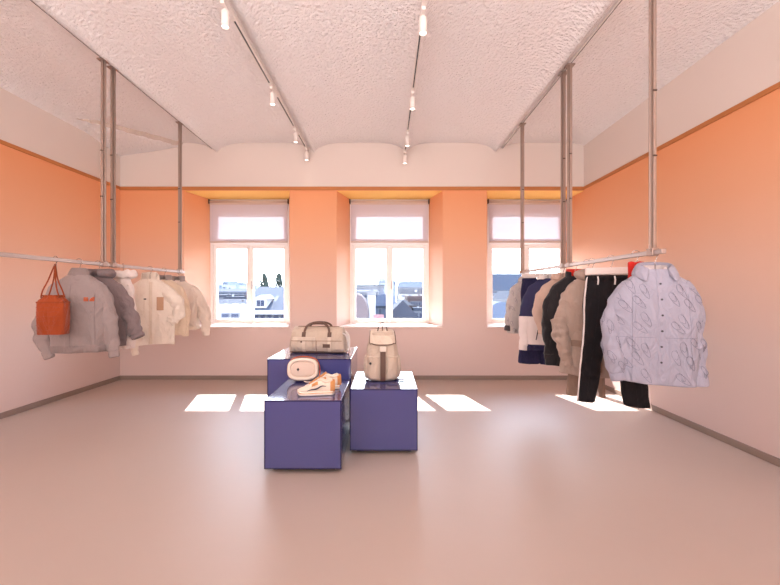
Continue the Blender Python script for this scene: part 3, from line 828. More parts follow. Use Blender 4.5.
M_TRENCH = fabric('taupe_trench_cotton', (172, 150, 138), var=.06)
M_TRENCHD = fabric('taupe_trench_inside', (150, 124, 110), var=.06)
yt = yR(592)
k = Top('trench_coat', 'taupe belted trench coat with hood and rolled sleeve behind the black track trousers', 'coat', RG, RXR, yt, R(-22), .90, cw=.235, hw=.265, sw=.215, nw=.08, seed=8, wr=.012, fold=.014)
k.keys = [(-.90, .265, .085, 2.3), (-.72, .245, .08, 2.3), (-.60, .205, .068, 2.3), (-.50, .215, .078, 2.4)] + k.keys[2:]
k.body(M_TRENCH, hem_wave=.012); k.collar(M_TRENCH, hoodp(.04, .012), gap=.42, name='hood', back=1.3, wave=.02, drop=.03)
k.sleeve(M_TRENCH, [(-.12, 0, -.115), (-.21, 0, -.22), (-.285, -.01, -.40), (-.30, -.02, -.44)], [.085, .088, .082, .085], seed=14, flat=.8, puff=.003)
k.sleeve(M_TRENCH, [(-.285, -.01, -.39), (-.30, -.02, -.46), (-.27, -.03, -.62), (-.235, -.04, -.78)], [.078, .088, .078, .062], seed=15, flat=.8, puff=.006, name='sleeve_end', cuff=.95)
k.sleeve(M_TRENCH, [(.12, 0, -.115), (.21, 0, -.22), (.26, 0, -.44), (.25, -.02, -.74)], [.085, .088, .078, .06], seed=16, flat=.8, puff=.003, cuff=1.0)
k.band('belt', M_TRENCHD, -.645, -.59, .007)
k.patch('front_lapel', M_TRENCHD, .0, .07, -.86, -.04, .006, 4, 20)
k.patch('storm_flap', M_TRENCH, -.17, -.03, -.30, -.09, .008)
b = MB(k.off); p0 = k.front(-.02, -.61, .016); b.box(p0.x - .03, p0.x + .03, p0.y - .012, p0.y + .006, -.65, -.585); b.build('belt_knot', M_TRENCHD, k.root, bevel=.012, seg=3)
b = MB(k.off)
for dx, ln in ((-.035, .30), (.02, .40)):
    rows = []
    for i in range(13):
        a = i / 12; pz = -.62 - ln*a; pf = k.front(-.02 + dx*(.4 + a*1.2), max(pz, -.895), .014)
        rows.append([Vector((pf.x - .02, pf.y, pz)), Vector((pf.x, pf.y - .004, pz)), Vector((pf.x + .02, pf.y, pz)), Vector((pf.x, pf.y + .003, pz))])
    b.loft(rows, True, True, True)
b.build('belt_end', M_TRENCHD, k.root, smooth=True)
hanger(RXR, yt, R(-22), 'pale hanger inside the taupe trench coat')

yk = yR(582)
M_TAN2 = fabric('warm_taupe_twill', (150, 126, 112), var=.06)
trousers('twill_trousers', 'taupe twill trousers whose legs show below the trench coat hem', RXR, yR(587), R(-18), 1.45, 1.02, M_TAN2, spread=.125, half=.12, seed=5, dep=.03, bothalf=(.055, .025))
clamp_hanger(RXR, yR(587), R(-18), 'pale clamp hanger holding the taupe twill trousers', 1.45, .11, M_CLAMP, .05)

M_BLK2 = fabric('black_nylon', (38, 35, 38), rough=.7, var=.2, bump=.1)
M_REDC = fabric('red_collar_lining', (206, 52, 40), var=.06)
kb = Top('black_jacket', 'black jacket with red collar lining beside the taupe trench coat', 'jacket', RG, RXR, yR(575), R(-16), .88, cw=.255, hw=.265, sw=.22, nw=.08, seed=9, wr=.010)
kb.body(M_BLK2); kb.collar(M_BLK2, P_STAND, gap=.5, name='stand_collar', drop=.02)
kb.collar(M_REDC, [(-.002, -.02), (.004, .05), (.002, .072), (-.006, .082), (-.012, .0), (-.010, -.02)], gap=.62, name='collar_lining', drop=.03)
kb.sleeve(M_BLK2, [(-.12, 0, -.115), (-.22, 0, -.22), (-.275, 0, -.44), (-.275, -.02, -.78)], [.085, .086, .074, .056], seed=17, flat=.78, cuff=1.0)
kb.sleeve(M_BLK2, [(.12, 0, -.115), (.22, 0, -.22), (.27, 0, -.44), (.27, -.02, -.76)], [.085, .086, .074, .056], seed=18, flat=.78, cuff=1.0)
kb.line('zip', M_DARK, [[(.0, -.03 - .78*i/20) for i in range(21)]], .005)
hanger(RXR, yR(575), R(-16), 'pale hanger inside the black jacket with red collar')

M_TANJ = fabric('beige_tan_cotton', (206, 176, 160), var=.06, trans=.06)
n1 = Top('beige_jacket', 'short beige jacket between the black jacket and navy and white anorak', 'jacket', RG, RXR, yR(563), R(-16), .60, cw=.25, hw=.235, sw=.22, nw=.08, seed=10, wr=.008)
n1.body(M_TANJ); n1.collar(M_TANJ, P_SHIRT, gap=.35, point=.02)
n1.sleeve(M_TANJ, [(-.12, 0, -.115), (-.22, 0, -.20), (-.275, 0, -.38), (-.20, -.05, -.60)], [.085, .086, .078, .05], seed=19, flat=.78, cuff=1.0)
n1.sleeve(M_TANJ, [(.12, 0, -.115), (.22, 0, -.22), (.26, 0, -.40), (.26, -.02, -.62)], [.085, .086, .074, .05], seed=20, flat=.78, cuff=1.0)
n1.patch('button_placket', M_TANJ, -.018, .018, -.59, -.03, .004, 3, 14)
hanger(RXR, yR(563), R(-16), 'pale hanger inside the short beige jacket')

def two_tone(name, top, low, zsplit):
    m = bpy.data.materials.new(name); m.use_nodes = True
    nt = m.node_tree; N = nt.nodes; L = nt.links; p = N['Principled BSDF']
    tc = N.new('ShaderNodeTexCoord'); sx = N.new('ShaderNodeSeparateXYZ'); L.new(tc.outputs['Object'], sx.inputs[0])
    gt = N.new('ShaderNodeMath'); gt.operation = 'GREATER_THAN'; gt.inputs[1].default_value = zsplit; L.new(sx.outputs['Z'], gt.inputs[0])
    mx = N.new('ShaderNodeMix'); mx.data_type = 'RGBA'; mx.inputs[6].default_value = lin(low); mx.inputs[7].default_value = lin(top)
    L.new(gt.outputs[0], mx.inputs[0]); L.new(mx.outputs[2], p.inputs['Base Color']); p.inputs['Roughness'].default_value = .8
    return m
M_NW = two_tone('navy_and_white_panels', (44, 44, 82), (226, 212, 208), .385)
M_NAVY = fabric('navy_cotton', (40, 38, 70), var=.1)
nv = Top('anorak', 'navy and white colour-block anorak with slanted dark pocket zip', 'jacket', RG, RXR, yR(548), R(-16), .82, cw=.25, hw=.25, sw=.22, nw=.08, seed=11, wr=.009)
nv.body(M_NW); nv.collar(M_STRIPE, P_SHIRT, gap=.4)
nv.sleeve(M_NW, [(-.12, 0, -.115), (-.22, 0, -.22), (-.285, 0, -.44), (-.31, -.02, -.78)], [.085, .086, .08, .06], seed=21, flat=.78, cuff=1.0)
nv.sleeve(M_NW, [(.12, 0, -.115), (.22, 0, -.22), (.26, 0, -.44), (.26, -.02, -.76)], [.085, .086, .074, .056], seed=22, flat=.78, cuff=1.0)
nv.band('hem_band', M_NAVY, -.82, -.755, .004)
nv.line('pocket_zip', M_DARK, [[(-.135 + .035*i/6, -.70 + .20*i/6) for i in range(7)]], .006)
hanger(RXR, yR(548), R(-16), 'white hanger inside the navy and white anorak')

yn = yR(537.5)
trousers('navy_trousers', 'dark navy trousers on a white clamp hanger near the window end of right rack', RXR, yn, R(-14), 1.56, 1.05, M_NAVY, spread=.10, half=.175, seed=7, bothalf=(.13, .08), dep=.035)
clamp_hanger(RXR, yn, R(-14), 'white clamp hanger holding the dark navy trousers', 1.56, .18, M_CLAMP, .055)

M_GSH = fabric('light_grey_printed_cotton', (192, 182, 178), var=.1, vscale=18)
gs = Top('printed_shirt', 'light grey printed long-sleeved shirt with black cuffs, last on right rack', 'shirt', RG, RXR, yR(527.5), R(-14), .70, cw=.235, hw=.24, sw=.215, nw=.08, seed=12, wr=.008)
gs.body(M_GSH, prints=[(p_, .0016, .0015) for p_ in squiggles([-.17, -.08, .08, .17], [-.15, -.25, -.35, -.45, -.55, -.64], .045, 9)], ink=M_INK); gs.collar(M_GSH, P_SHIRT, gap=.3, point=.015)
gs.sleeve(M_GSH, [(-.12, 0, -.115), (-.21, 0, -.21), (-.25, 0, -.40), (-.285, -.02, -.62)], [.08, .078, .068, .052], seed=23, flat=.75, cuff=1.03, cuff_mat=M_DARK, loops=LOOPS[:7], ink=M_INK)
gs.sleeve(M_GSH, [(.12, 0, -.115), (.21, 0, -.21), (.25, 0, -.40), (.25, -.02, -.62)], [.08, .078, .068, .052], seed=24, flat=.75, cuff=1.03, cuff_mat=M_DARK)
gs.patch('button_placket', M_GSH, -.018, .018, -.69, -.03, .004, 3, 14)
hanger(RXR, yR(527.5), R(-14), 'pale hanger inside the light grey printed shirt')

# ------------------------------------------------------------------ duffel bag
M_CANV = fabric('beige_waxed_canvas', (192, 174, 158), rough=.7, var=.08, bump=.3, bs=60)
M_CANV2 = fabric('pale_canvas', (208, 192, 176), rough=.7, var=.08, bump=.3, bs=60)
M_LEA = mat('brown_leather', (92, 66, 54), .5, bump=.1, bscale=60)
M_SEAM = fabric('dark_seam', (140, 118, 102))
db = thing('duffel_bag', 'beige canvas duffel bag with brown handles on the tallest plinth', 'bag', (-.722, 4.04, .76), R(-4))
def dsec(x, sc, N=44):
    r = []
    for j in range(N):
        th = 2*PI*j/N; c_, s_ = math.cos(th), math.sin(th)
        yy = .13 * math.copysign(abs(c_)**.7, c_); zz = .135 + .135 * math.copysign(abs(s_)**.72, s_)
        tp = 1 - .28*max(0, (zz - .06)/.21)
        v = .006*nz(x*7, c_*2, s_*2) + .004*nz(x*18, c_*5, s_*5)
        r.append(Vector((x * (1 - .10*max(0, (zz-.05)/.22)), yy*tp*sc + v, .002 + zz*(.9 + .1*sc) + (v if zz > .05 else 0))))
    return r
b = MB(); xs = [-.295, -.29, -.275, -.24] + [-.2 + .4*i/14 for i in range(15)] + [.24, .275, .29, .295]
scl = {0: .80, 1: .93, 2: .985, 3: 1}
rings = []
for i, x in enumerate(xs):
    k_ = min(i, len(xs)-1-i); rings.append(dsec(x, scl.get(k_, 1.0)))
b.loft(rings, True, True, True); b.build('bag_body', M_CANV, db, smooth=True, sub=1)
def dfy(x, z):     # front surface y of the duffel at height z
    s_ = (z/1.0 - .137)/.135; s_ = max(-.999, min(.999, s_)); q = math.copysign(abs(s_)**(1/.72), s_); c_ = math.sqrt(max(0, 1-q*q))
    return -.13 * c_**.7 * (1 - .28*max(0, (z-.062)/.21))
def strip_on(name, m, pts, wd, parent, off=.006, horiz=False):
    b = MB(); rows = []
    for x, z in pts:
        y = dfy(x, z) - off
        if horiz: rows.append([(x, y + off + .004, z - wd), (x, y, z - wd), (x, y, z + wd), (x, y + off + .004, z + wd)])
        else: rows.append([(x - wd, y + off + .004, z), (x - wd, y, z), (x + wd, y, z), (x + wd, y + off + .004, z)])
    b.loft(rows, True, True, True); return b.build(name, m, parent)
for sy in (-1, 1):
    b = MB()
    hp = smooth_path([(-.135, sy*.105, .19), (-.128, sy*.09, .24), (-.108, sy*.075, .285), (-.06, sy*.055, .312), (.06, sy*.055, .312), (.108, sy*.075, .285), (.128, sy*.09, .24), (.135, sy*.105, .19)], 26)
    b.tube(hp, .012, 8, ry=.005); b.build('handle', M_LEA, db, smooth=True)
b = MB(); b.tube([(-.055, -.052, .312), (-.025, -.045, .314), (.025, -.045, .314), (.055, -.052, .312)], .016, 10); b.build('handle_wrap', M_LEA, db, smooth=True)
for sx in (-1, 1):
    strip_on('handle_tab', M_LEA, [(sx*.135, .175 + .012*i) for i in range(5)], .02, db)
    strip_on('webbing_strap', M_CANV2, [(sx*.135, .02 + .0155*i) for i in range(11)], .016, db, .004)
strip_on('pocket_seam', M_SEAM, [(-.265 + .53*i/20, .135) for i in range(21)], .003, db, .006, True)
strip_on('centre_seam', M_SEAM, [(.0, .02 + .011*i) for i in range(11)], .003, db, .005)
strip_on('pocket_flap', M_CANV2, [(-.25 + .235*i/8, .155) for i in range(9)], .018, db, .007, True)
strip_on('brown_label', M_LEA, [(.07 + .075*i/4, .085) for i in range(5)], .018, db, .007, True)
strip_on('bottom_piping', M_LEA, [(-.285 + .57*i/20, .018) for i in range(21)], .006, db, .006, True)
b = MB(); b.tube([(-.22 + .44*i/12, -.01, .274 + .002*math.sin(i)) for i in range(13)], .006, 6); b.build('top_zip', M_SEAM, db, smooth=True)
M_WSTR = fabric('white_webbing', (238, 230, 224), bump=.1)
b = MB()
b.tube(smooth_path([(.275, -.09, .21), (.300, -.06, .19), (.312, -.03, .12), (.315, 0, .05), (.305, .03, .02)], 14), .012, 6, ry=.005)
b.tube(smooth_path([(.265, .07, .22), (.300, .07, .18), (.315, .05, .12), (.318, .02, .06), (.305, -.02, .02)], 14), .012, 6, ry=.005)
b.build('end_strap', M_WSTR, db, smooth=True)
tk = MB(); tk.cyl((.08 - .235, dfy(-.155, .125) - .014, .125), (.08 - .235, dfy(-.155, .125), .125), .008, 10); tk.build('snap', M_LEA, db)

# ------------------------------------------------------------------ backpack
bp = thing('backpack', 'beige canvas rucksack with flap and brown centre strap on the right plinth', 'bag', (-.045, 3.60, .568), R(4))
def bsec(z, w_, d_, n_=2.8, N=44, wr=.004):
    r = []
    for j in range(N):
        th = 2*PI*j/N; c_, s_ = math.cos(th), math.sin(th); ex = 2/n_
        v = wr*nz(c_*2.5 + 5, s_*2.5, z*14) + wr*.6*nz(c_*6, s_*6, z*30)
        r.append(Vector(((w_+v)*math.copysign(abs(c_)**ex, c_), (d_+v)*math.copysign(abs(s_)**ex, s_), z)))
    return r
BK = [(0, .115, .065), (.012, .14, .085), (.06, .158, .098), (.14, .160, .10), (.25, .152, .098), (.34, .138, .09), (.41, .122, .08), (.46, .105, .07)]
b = MB(); b.loft([bsec(.46*i/24, *cat_interp(BK, .46*i/24)) for i in range(25)], True, True, True)
b.build('pack_body', M_CANV, bp, smooth=True, sub=1)
def bfy(x, z):
    w_, d_ = cat_interp(BK, z); q = max(-.98, min(.98, x/w_)); q = abs(q)**1.4; return -d_*math.sqrt(1 - q*q)**(2/2.8)
# lid flap
b = MB(); rows = []
for i in range(13):
    a = i / 12; row = []
    zz = .345 + .13*math.sin(a*PI/2) if a <= 1 else 0
    yy = -(.112 - .0*a) + .0
    yv = -.106 * math.cos(a*PI/2)**.6 + .05*a
    wv = .122 - .012*a - (.02 if i == 0 else (.006 if i == 1 else 0))
    for j in range(15):
        u = -1 + 2*j/14
        row.append(Vector((wv*u, yv + .022*abs(u)**3, zz - (.012*abs(u)**3 if i > 0 else -.012*abs(u)**4))))
    rows.append(row)
b.loft(rows, closed=False); b.build('lid_flap', M_CANV2, bp, smooth=True, solid=.014, sub=1)
b = MB(); b.tube([r - Vector((0, .008, 0)) for r in rows[0]] , .005, 6); b.build('lid_binding', M_LEA, bp, smooth=True)
b = MB()
for sx in (-1, 1): b.tube([rows[i][0 if sx < 0 else 14] + Vector((sx*.002, -.004, 0)) for i in range(13)], .004, 6)
b.build('lid_side_binding', M_LEA, bp, smooth=True)
# centre strap and buckle
rowsS = [[(-.024, bfy(0, z) - .004, z), (-.024, bfy(0, z) - .018, z), (.024, bfy(0, z) - .018, z), (.024, bfy(0, z) - .004, z)] for z in [.012 + .03*i for i in range(10)] + [.30]]
b = MB(); b.loft(rowsS, True, True, True); b.build('centre_strap', M_LEA, bp)
b = MB(); b.box(-.03, .03, -.132, -.112, .285, .335); b.build('buckle', mat('pale_buckle', (214, 202, 190), .4), bp, bevel=.006)
# front pockets either side of the strap
for sx in (-1, 1):
    b = MB(); rws = []
    for i in range(9):
        z = .03 + .20*i/8; row = []
        for j in range(9):
            x = sx*(.034 + .108*j/8); bul = .020*math.sin(PI*j/8)**.5*(.5 + .5*math.sin(PI*min(1, (i+1)/6)))
            row.append(Vector((x, bfy(x, z) - .002 - bul, z)))
        rws.append(row)
    b.loft(rws, closed=False); po = b.build('front_pocket', M_CANV, bp, smooth=True, solid=.006, sub=1)
    b = MB(); b.tube([p + Vector((0, -.003, .004)) for p in rws[-1]], .006, 6); b.build('pocket_hem', M_CANV2, po, smooth=True)
    # side pockets
    b = MB(); b.loft([[Vector((sx*(cat_interp(BK, z)[0] - .01) + .03*wd*math.cos(2*PI*j/16)*1, .0 + .06*wd*math.sin(2*PI*j/16), z)) for j in range(16)] for z, wd in ((.02, .7), (.05, 1.0), (.16, 1.05), (.23, .9), (.235, .6))], True, True, True)
    b.build('side_pocket', M_CANV, bp, smooth=True, sub=1)
lg = MB(); lg.cyl((-.115, bfy(-.115, .17) - .024, .175), (-.115, bfy(-.115, .17) - .016, .175), .011, 12); lg.build('pocket_badge', M_DARK, bp)
b = MB(); b.tube(smooth_path([(-.045, -.03, .465), (-.032, -.035, .515), (0, -.035, .545), (.032, -.035, .515), (.045, -.03, .465)], 16), .0045, 6)
b.tube([(0, -.035, .545), (.0, -.035, .47)], .004, 6); b.build('carry_loop', M_LEA, bp, smooth=True)
b = MB()
for sx in (-1, 1):
    b.tube(smooth_path([(sx*.07, .08, .42), (sx*.10, .115, .30), (sx*.12, .115, .14), (sx*.135, .09, .03), (sx*.15, .05, .012)], 18), .02, 8, ry=.006)
b.tube(smooth_path([(.12, .02, .012), (.165, -.03, .010), (.205, -.04, .010)], 8), .016, 8, ry=.006)
b.build('shoulder_strap', mat('grey_strap_webbing', (120, 108, 108), .8), bp, smooth=True)

# ------------------------------------------------------------------ sneakers
M_SOLE = mat('off_white_rubber', (238, 226, 212), .55)
M_UP = fabric('cream_suede', (232, 216, 200), var=.06, bump=.15)
M_ORS = fabric('orange_suede', (204, 144, 92), bump=.1)
M_NAVYS = mat('dark_navy_stripe', (44, 46, 66), .6)
def sneaker(label, loc, rz):
    t = thing('sneaker', label, 'shoe', loc, rz, 'pair of sneakers')
    # toe points to -x; length .30
    LN = .30
    def width(u): return cat_interp([(0, .020), (.04, .034), (.15, .047), (.32, .053), (.55, .044), (.75, .040), (.92, .037), (1, .024)], u)[0]
    def cen(u): return .006*math.sin(PI*u)
    N = 24
    def outline(scale, z, dz=0):
        pts = []
        for s_ in (1, -1):
            us = [i/22 for i in range(23)]
            if s_ < 0: us = us[::-1][1:-1]
            for u in us: pts.append(Vector((-LN/2 + LN*u, cen(u) + s_*width(u)*scale, z + (.016*(max(0, .16-u)/.16)**2))))
        return pts
    b = MB(); b.loft([outline(.93, .002), outline(1.04, .006), outline(1.06, .022), outline(1.0, .032)], True, True, True)
    b.build('sole', M_SOLE, t, smooth=True, bevel=.0)
    b = MB(); b.loft([outline(1.065, .020), outline(1.075, .023), outline(1.065, .026)], True); b.build('sole_line', M_ORS, t, smooth=True)
    def top(u): return cat_interp([(0, .042), (.06, .056), (.2, .070), (.35, .094), (.5, .122), (.62, .128), (.78, .108), (.92, .122), (1, .118)], u)[0]
    def usec(u, off=0.0):
        w_ = width(u)*.98 + off; h = top(u) + off; r = []
        for j in range(N):
            th = 2*PI*j/N; c_, s_ = math.cos(th), math.sin(th)
            k = 1 if s_ < 0 else (1 - .38*s_**2)
            r.append(Vector((-LN/2 + LN*u, cen(u) + w_*k*math.copysign(abs(c_)**.8, c_), .026 + (h - .026)*.5 + (h - .026)*.5*math.copysign(abs(s_)**.8, s_))))
        return r
    b = MB(); b.loft([usec(.004 + .992*i/28) for i in range(29)], True, True, True); up = b.build('upper', M_UP, t, smooth=True, sub=1)
    # collar opening: dark inner pad
    b = MB(); cp = [Vector((-LN/2 + LN*u, cen(u) + sy*(.020 + .006*math.sin(PI*(u-.55)/.4)), top(u) - .002)) for sy, us in ((1, [.56 + .06*i for i in range(7)]), (-1, [.92 - .06*i for i in range(7)])) for u in us]
    b.tube(cp, .009, 8, closed=True); b.build('ankle_collar', M_UP, t, smooth=True)
    b = MB(); b.loft([[p + Vector((0, 0, .004)) for p in cp], [p*.0 + Vector((p.x, p.y*.9, .085)) for p in cp]], True, False, True); b.build('insole', M_ORS, t)
    # heel tab, tongue
    b = MB(); b.loft([[Vector((p.x + .003, p.y*1.05, p.z)) for p in usec(u, .003)] for u in (.88, .92, .96, .985, .999)], True, True, True); b.build('heel_counter', M_ORS, t, smooth=True)
    b = MB(); b.tube([Vector((-LN/2 + LN*u, cen(u), top(u) + .002 + .02*max(0, (u-.5)*6))) for u in (.32, .4, .48, .55, .6)], .026, 10, ry=[.006]*5); b.build('tongue', M_ORS, t, smooth=True)
    b = MB()
    for i in range(6):
        u = .32 + .042*i; z = top(u) + .006
        b.tube(smooth_path([(-LN/2 + LN*u, cen(u) - .028, z - .012), (-LN/2 + LN*(u+.01), cen(u), z), (-LN/2 + LN*u, cen(u) + .028, z - .012)], 9), .0036, 6)
    b.build('laces', M_WSTR, t, smooth=True)
    # overlays on both sides
    for sy in (-1, 1):
        def side(u, hf, off=.003):
            w_ = width(u)*.98 + off; h = top(u); s_ = -1 + 2*hf
            q = math.copysign(abs(s_)**(1/.8), s_); c_ = math.sqrt(max(0, 1-q*q)); k = 1 if q < 0 else (1 - .38*q*q)
            return Vector((-LN/2 + LN*u, cen(u) + sy*w_*k*c_**.8, .026 + (h - .026)*hf))
        b = MB(); b.tube([side(.28 + .5*i/12, .30 + .32*(i/12)**2 + .06*math.sin(i*.8)) for i in range(13)], [.002 + .004*math.sin(PI*i/12) for i in range(13)], 6); b.build('side_stripe', M_NAVYS, t, smooth=True)
        b = MB(); b.loft([[side(.10 + .22*i/8, h_, .0035) for h_ in (.08, .3, .52)] for i in range(9)], closed=False); b.build('toe_overlay', M_SOLE, t, smooth=True)
        b = MB(); b.loft([[side(.40 + .16*i/6, h_, .0035) for h_ in (.62, .74, .86)] for i in range(7)], closed=False); b.build('eyestay', M_ORS, t, smooth=True)
    return t
sneaker('white and orange sneaker at the front edge of the low plinth', (-.575, 3.075, .568), R(6))
sneaker('white and orange sneaker standing behind its pair on the low plinth', (-.545, 3.24, .568), R(22))

# ------------------------------------------------------------------ oval white pouch with orange strap
M_OW = mat('cream_rubber', (228, 210, 196), .55, bump=.05, bscale=50)
M_OW2 = mat('cream_rubber_inset', (206, 184, 170), .6)
M_ORSTR = fabric('orange_strap', (214, 96, 44), bump=.1)
op = thing('oval_bag', 'small cream oval hard-shell bag leaning on the tall plinth behind the sneakers', 'bag', (-.778, 3.51, .5785), R(4))
op.rotation_euler = (R(-10), 0, R(4))
def oval(w_, h_, y, n_=2.9, N=40, zc=.106):
    return [Vector((w_*math.copysign(abs(math.cos(2*PI*j/N))**(2/n_), math.cos(2*PI*j/N)), y, zc + h_*math.copysign(abs(math.sin(2*PI*j/N))**(2/n_), math.sin(2*PI*j/N)))) for j in range(N)]
b = MB(); b.loft([oval(.12, .08, .045), oval(.138, .098, .04), oval(.142, .103, .015), oval(.142, .103, -.022), oval(.137, .098, -.036), oval(.126, .087, -.04), oval(.116, .076, -.036), oval(.110, .070, -.022)], True, True, False)
b.build('shell', M_OW, op, smooth=True, sub=1)
b = MB(); b.loft([oval(.112, .072, -.018), oval(.108, .068, -.023), oval(.09, .05, -.026)], True, False, True); b.build('front_panel', M_OW2, op, smooth=True)
b = MB(); b.loft([oval(.1435, .1045, .006), oval(.146, .107, .003), oval(.146, .107, -.004), oval(.1435, .1045, -.007)], True); b.build('zip_line', M_SEAM, op, smooth=True)
b = MB(); b.loft([[Vector((-.042 + .013*math.cos(2*PI*j/4), y, .105 + .016*math.sin(2*PI*j/4))) for j in range(4)] for y in (-.025, -.030)], True, True, True); b.build('emblem', M_DARK, op)
b = MB(); b.tube(smooth_path([(-.12, .02, .19), (-.07, .035, .216), (.0, .03, .222), (.07, .03, .214), (.125, .02, .185), (.152, .02, .12), (.150, .01, .04)], 24), .006, 8, ry=.004)
b.build('shoulder_strap', M_ORSTR, op, smooth=True)
b = MB(); b.tube(smooth_path([(.02, -.045, -.001), (.04, -.075, -.006), (.085, -.08, -.006), (.11, -.05, .0)], 12), .005, 6); b.build('wrist_loop', M_OW, op, smooth=True)

# ------------------------------------------------------------------ city outside
def ext(name, c, r=.9, k=.42):
    c = tuple(v*k for v in c)
    return mat('outside_' + name, c, r, var=.06, vscale=.6, spec=.1)
E_WHITE = ext('white_render', (206, 206, 214), k=.56); E_PALE = ext('pale_stone', (172, 176, 190)); E_GREY = ext('grey_render', (140, 146, 164))
E_SLATE = ext('slate', (98, 108, 132)); E_DARK = ext('dark_slate', (82, 90, 112)); E_BRICK = ext('brick', (136, 116, 118)); E_WIN = mat('outside_window_pane', (30, 36, 52), .5, spec=.1); E_FRM = ext('window_surround', (170, 174, 188))
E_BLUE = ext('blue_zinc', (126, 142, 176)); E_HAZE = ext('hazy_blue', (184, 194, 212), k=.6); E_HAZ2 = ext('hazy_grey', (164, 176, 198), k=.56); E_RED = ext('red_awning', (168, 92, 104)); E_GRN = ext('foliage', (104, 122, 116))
E_TILE = ext('clay_tile', (146, 130, 138)); E_GROUND = ext('ground', (128, 130, 138))
ZGND = -14
struct(MB().box(-400, 400, YO + 2, 600, ZGND - .5, ZGND).build('ground', E_GROUND))
def building(label, x0, x1, ytop, Y, depth, wall, roof=None, rooftype='flat', rise=0, wins=None, winm=None, parapet=None, extra=None, name='building'):
    """x0,x1,ytop photo pixels at distance Y; rise in photo pixels"""
    k_ = Y / F
    a, b_ = (x0 - CX)*k_, (x1 - CX)*k_; zt = H - (ytop - CY)*k_; rs = rise*k_
    t = thing(name, label, 'building', ((a+b_)/2, Y + depth/2, ZGND))
    ox, oy = (a+b_)/2, Y + depth/2; hx, hy = (b_-a)/2, depth/2; zt -= ZGND
    MB().box(-hx, hx, -hy, hy, 0, zt).build('wall', wall, t)
    if rooftype == 'flat':
        o = .15*k_*2
        MB().box(-hx - o, hx + o, -hy - o, hy + o, zt, zt + max(.25, rs)).build('roof', roof or wall, t)
    elif rooftype == 'pitch':           # ridge along x, slope seen from the room
        b = MB(); o = .3
        b.loft([[(-hx - o, -hy - o, zt), (-hx - o, 0, zt + rs), (-hx - o, hy + o, zt)], [(hx + o, -hy - o, zt), (hx + o, 0, zt + rs), (hx + o, hy + o, zt)]], True, True, True); b.build('roof', roof, t)
    elif rooftype == 'gable':           # gable end to the room
        b = MB(); o = .3
        b.loft([[(-hx - o, -hy - o, zt), (0, -hy - o, zt + rs), (hx + o, -hy - o, zt)], [(-hx - o, hy, zt), (0, hy, zt + rs), (hx + o, hy, zt)]], True, True, True); b.build('roof', roof, t)
    elif rooftype == 'mansard':
        b = MB(); i_ = min(hx, hy)*.45
        b.loft([[(-hx, -hy, zt), (hx, -hy, zt), (hx, hy, zt), (-hx, hy, zt)], [(-hx + i_*.3, -hy + i_, zt + rs), (hx - i_*.3, -hy + i_, zt + rs), (hx - i_*.3, hy - i_, zt + rs), (-hx + i_*.3, hy - i_, zt + rs)]], True, True, True); b.build('roof', roof, t)
    elif rooftype == 'barrel':
        b = MB(); prof_ = [(-hx*math.cos(PI*q/16), rs*math.sin(PI*q/16)**.8 if q not in (0, 16) else 0) for q in range(17)]
        b.loft([[(x, -hy, zt + z) for x, z in prof_], [(x, hy, zt + z) for x, z in prof_]], True, True, True); b.build('roof', roof, t, smooth=False)
    for (wx0, wx1, wy0, wy1) in (wins or []):
        A, B = (wx0 - CX)*k_ - ox, (wx1 - CX)*k_ - ox; Z1, Z0 = H - (wy0 - CY)*k_ - ZGND, H - (wy1 - CY)*k_ - ZGND
        f_ = MB().box(A - .06, B + .06, -hy - .05, -hy, Z0 - .06, Z1 + .06).build('window', E_FRM, t)
        MB().box(A, B, -hy - .07, -hy - .05, Z0, Z1).build('pane', winm or E_WIN, f_)
    rnd = random.Random(int(x0*7 + ytop*13))
    if Y < 100 and rooftype != 'barrel':
        for q in range(3):
            cxq = rnd.uniform(-hx*.8, hx*.8); wq = rnd.uniform(.6, 1.1)*k_; hq = rnd.uniform(1.2, 2.6)*k_
            top_ = {'pitch': rs*.7, 'gable': rs*(1 - abs(cxq)/hx), 'mansard': rs, 'flat': max(.25, rs)}[rooftype]
            cy_q = {'pitch': -hy*.2, 'gable': -hy*.4, 'mansard': 0, 'flat': -hy*.5}[rooftype]
            MB().box(cxq - wq, cxq + wq, cy_q - wq*.6, cy_q + wq*.6, zt, zt + top_ + hq).build('chimney', (E_BRICK, E_PALE, E_WHITE)[q], t)
    if rooftype in ('pitch', 'mansard') and Y < 60:
        for q in range(4):
            f0 = .3 if rooftype == 'pitch' else .25
            cxq = -hx*.75 + 1.5*hx*(q + .5)/4; a0, a1 = f0, f0 + .25
            if rooftype == 'pitch': P = lambda a, x: (x, -hy*(1 - a) - .12, zt + rs*a + .05)
            else:
                i2 = min(hx, hy)*.45; P = lambda a, x: (x, -hy + i2*a - .06, zt + rs*a + .05)
            ww = hx*.06
            MB().loft([[P(a0, cxq - ww), P(a0, cxq + ww)], [P(a1, cxq - ww), P(a1, cxq + ww)]], closed=False).build('skylight', E_FRM if q % 2 else E_WIN, t)
    if parapet:
        MB().box(-hx - .2, hx + .2, -hy - .35, -hy, zt - parapet*k_, zt).build('gutter', E_WHITE, t)
    if extra: extra(t, k_, ox, oy, hx, hy, zt)
    return t
def grid(x0, x1, n, y0, y1, fr=.5):
    st = (x1 - x0)/n; return [(x0 + st*i + st*(1-fr)/2, x0 + st*(i+1) - st*(1-fr)/2, y0, y1) for i in range(n)]
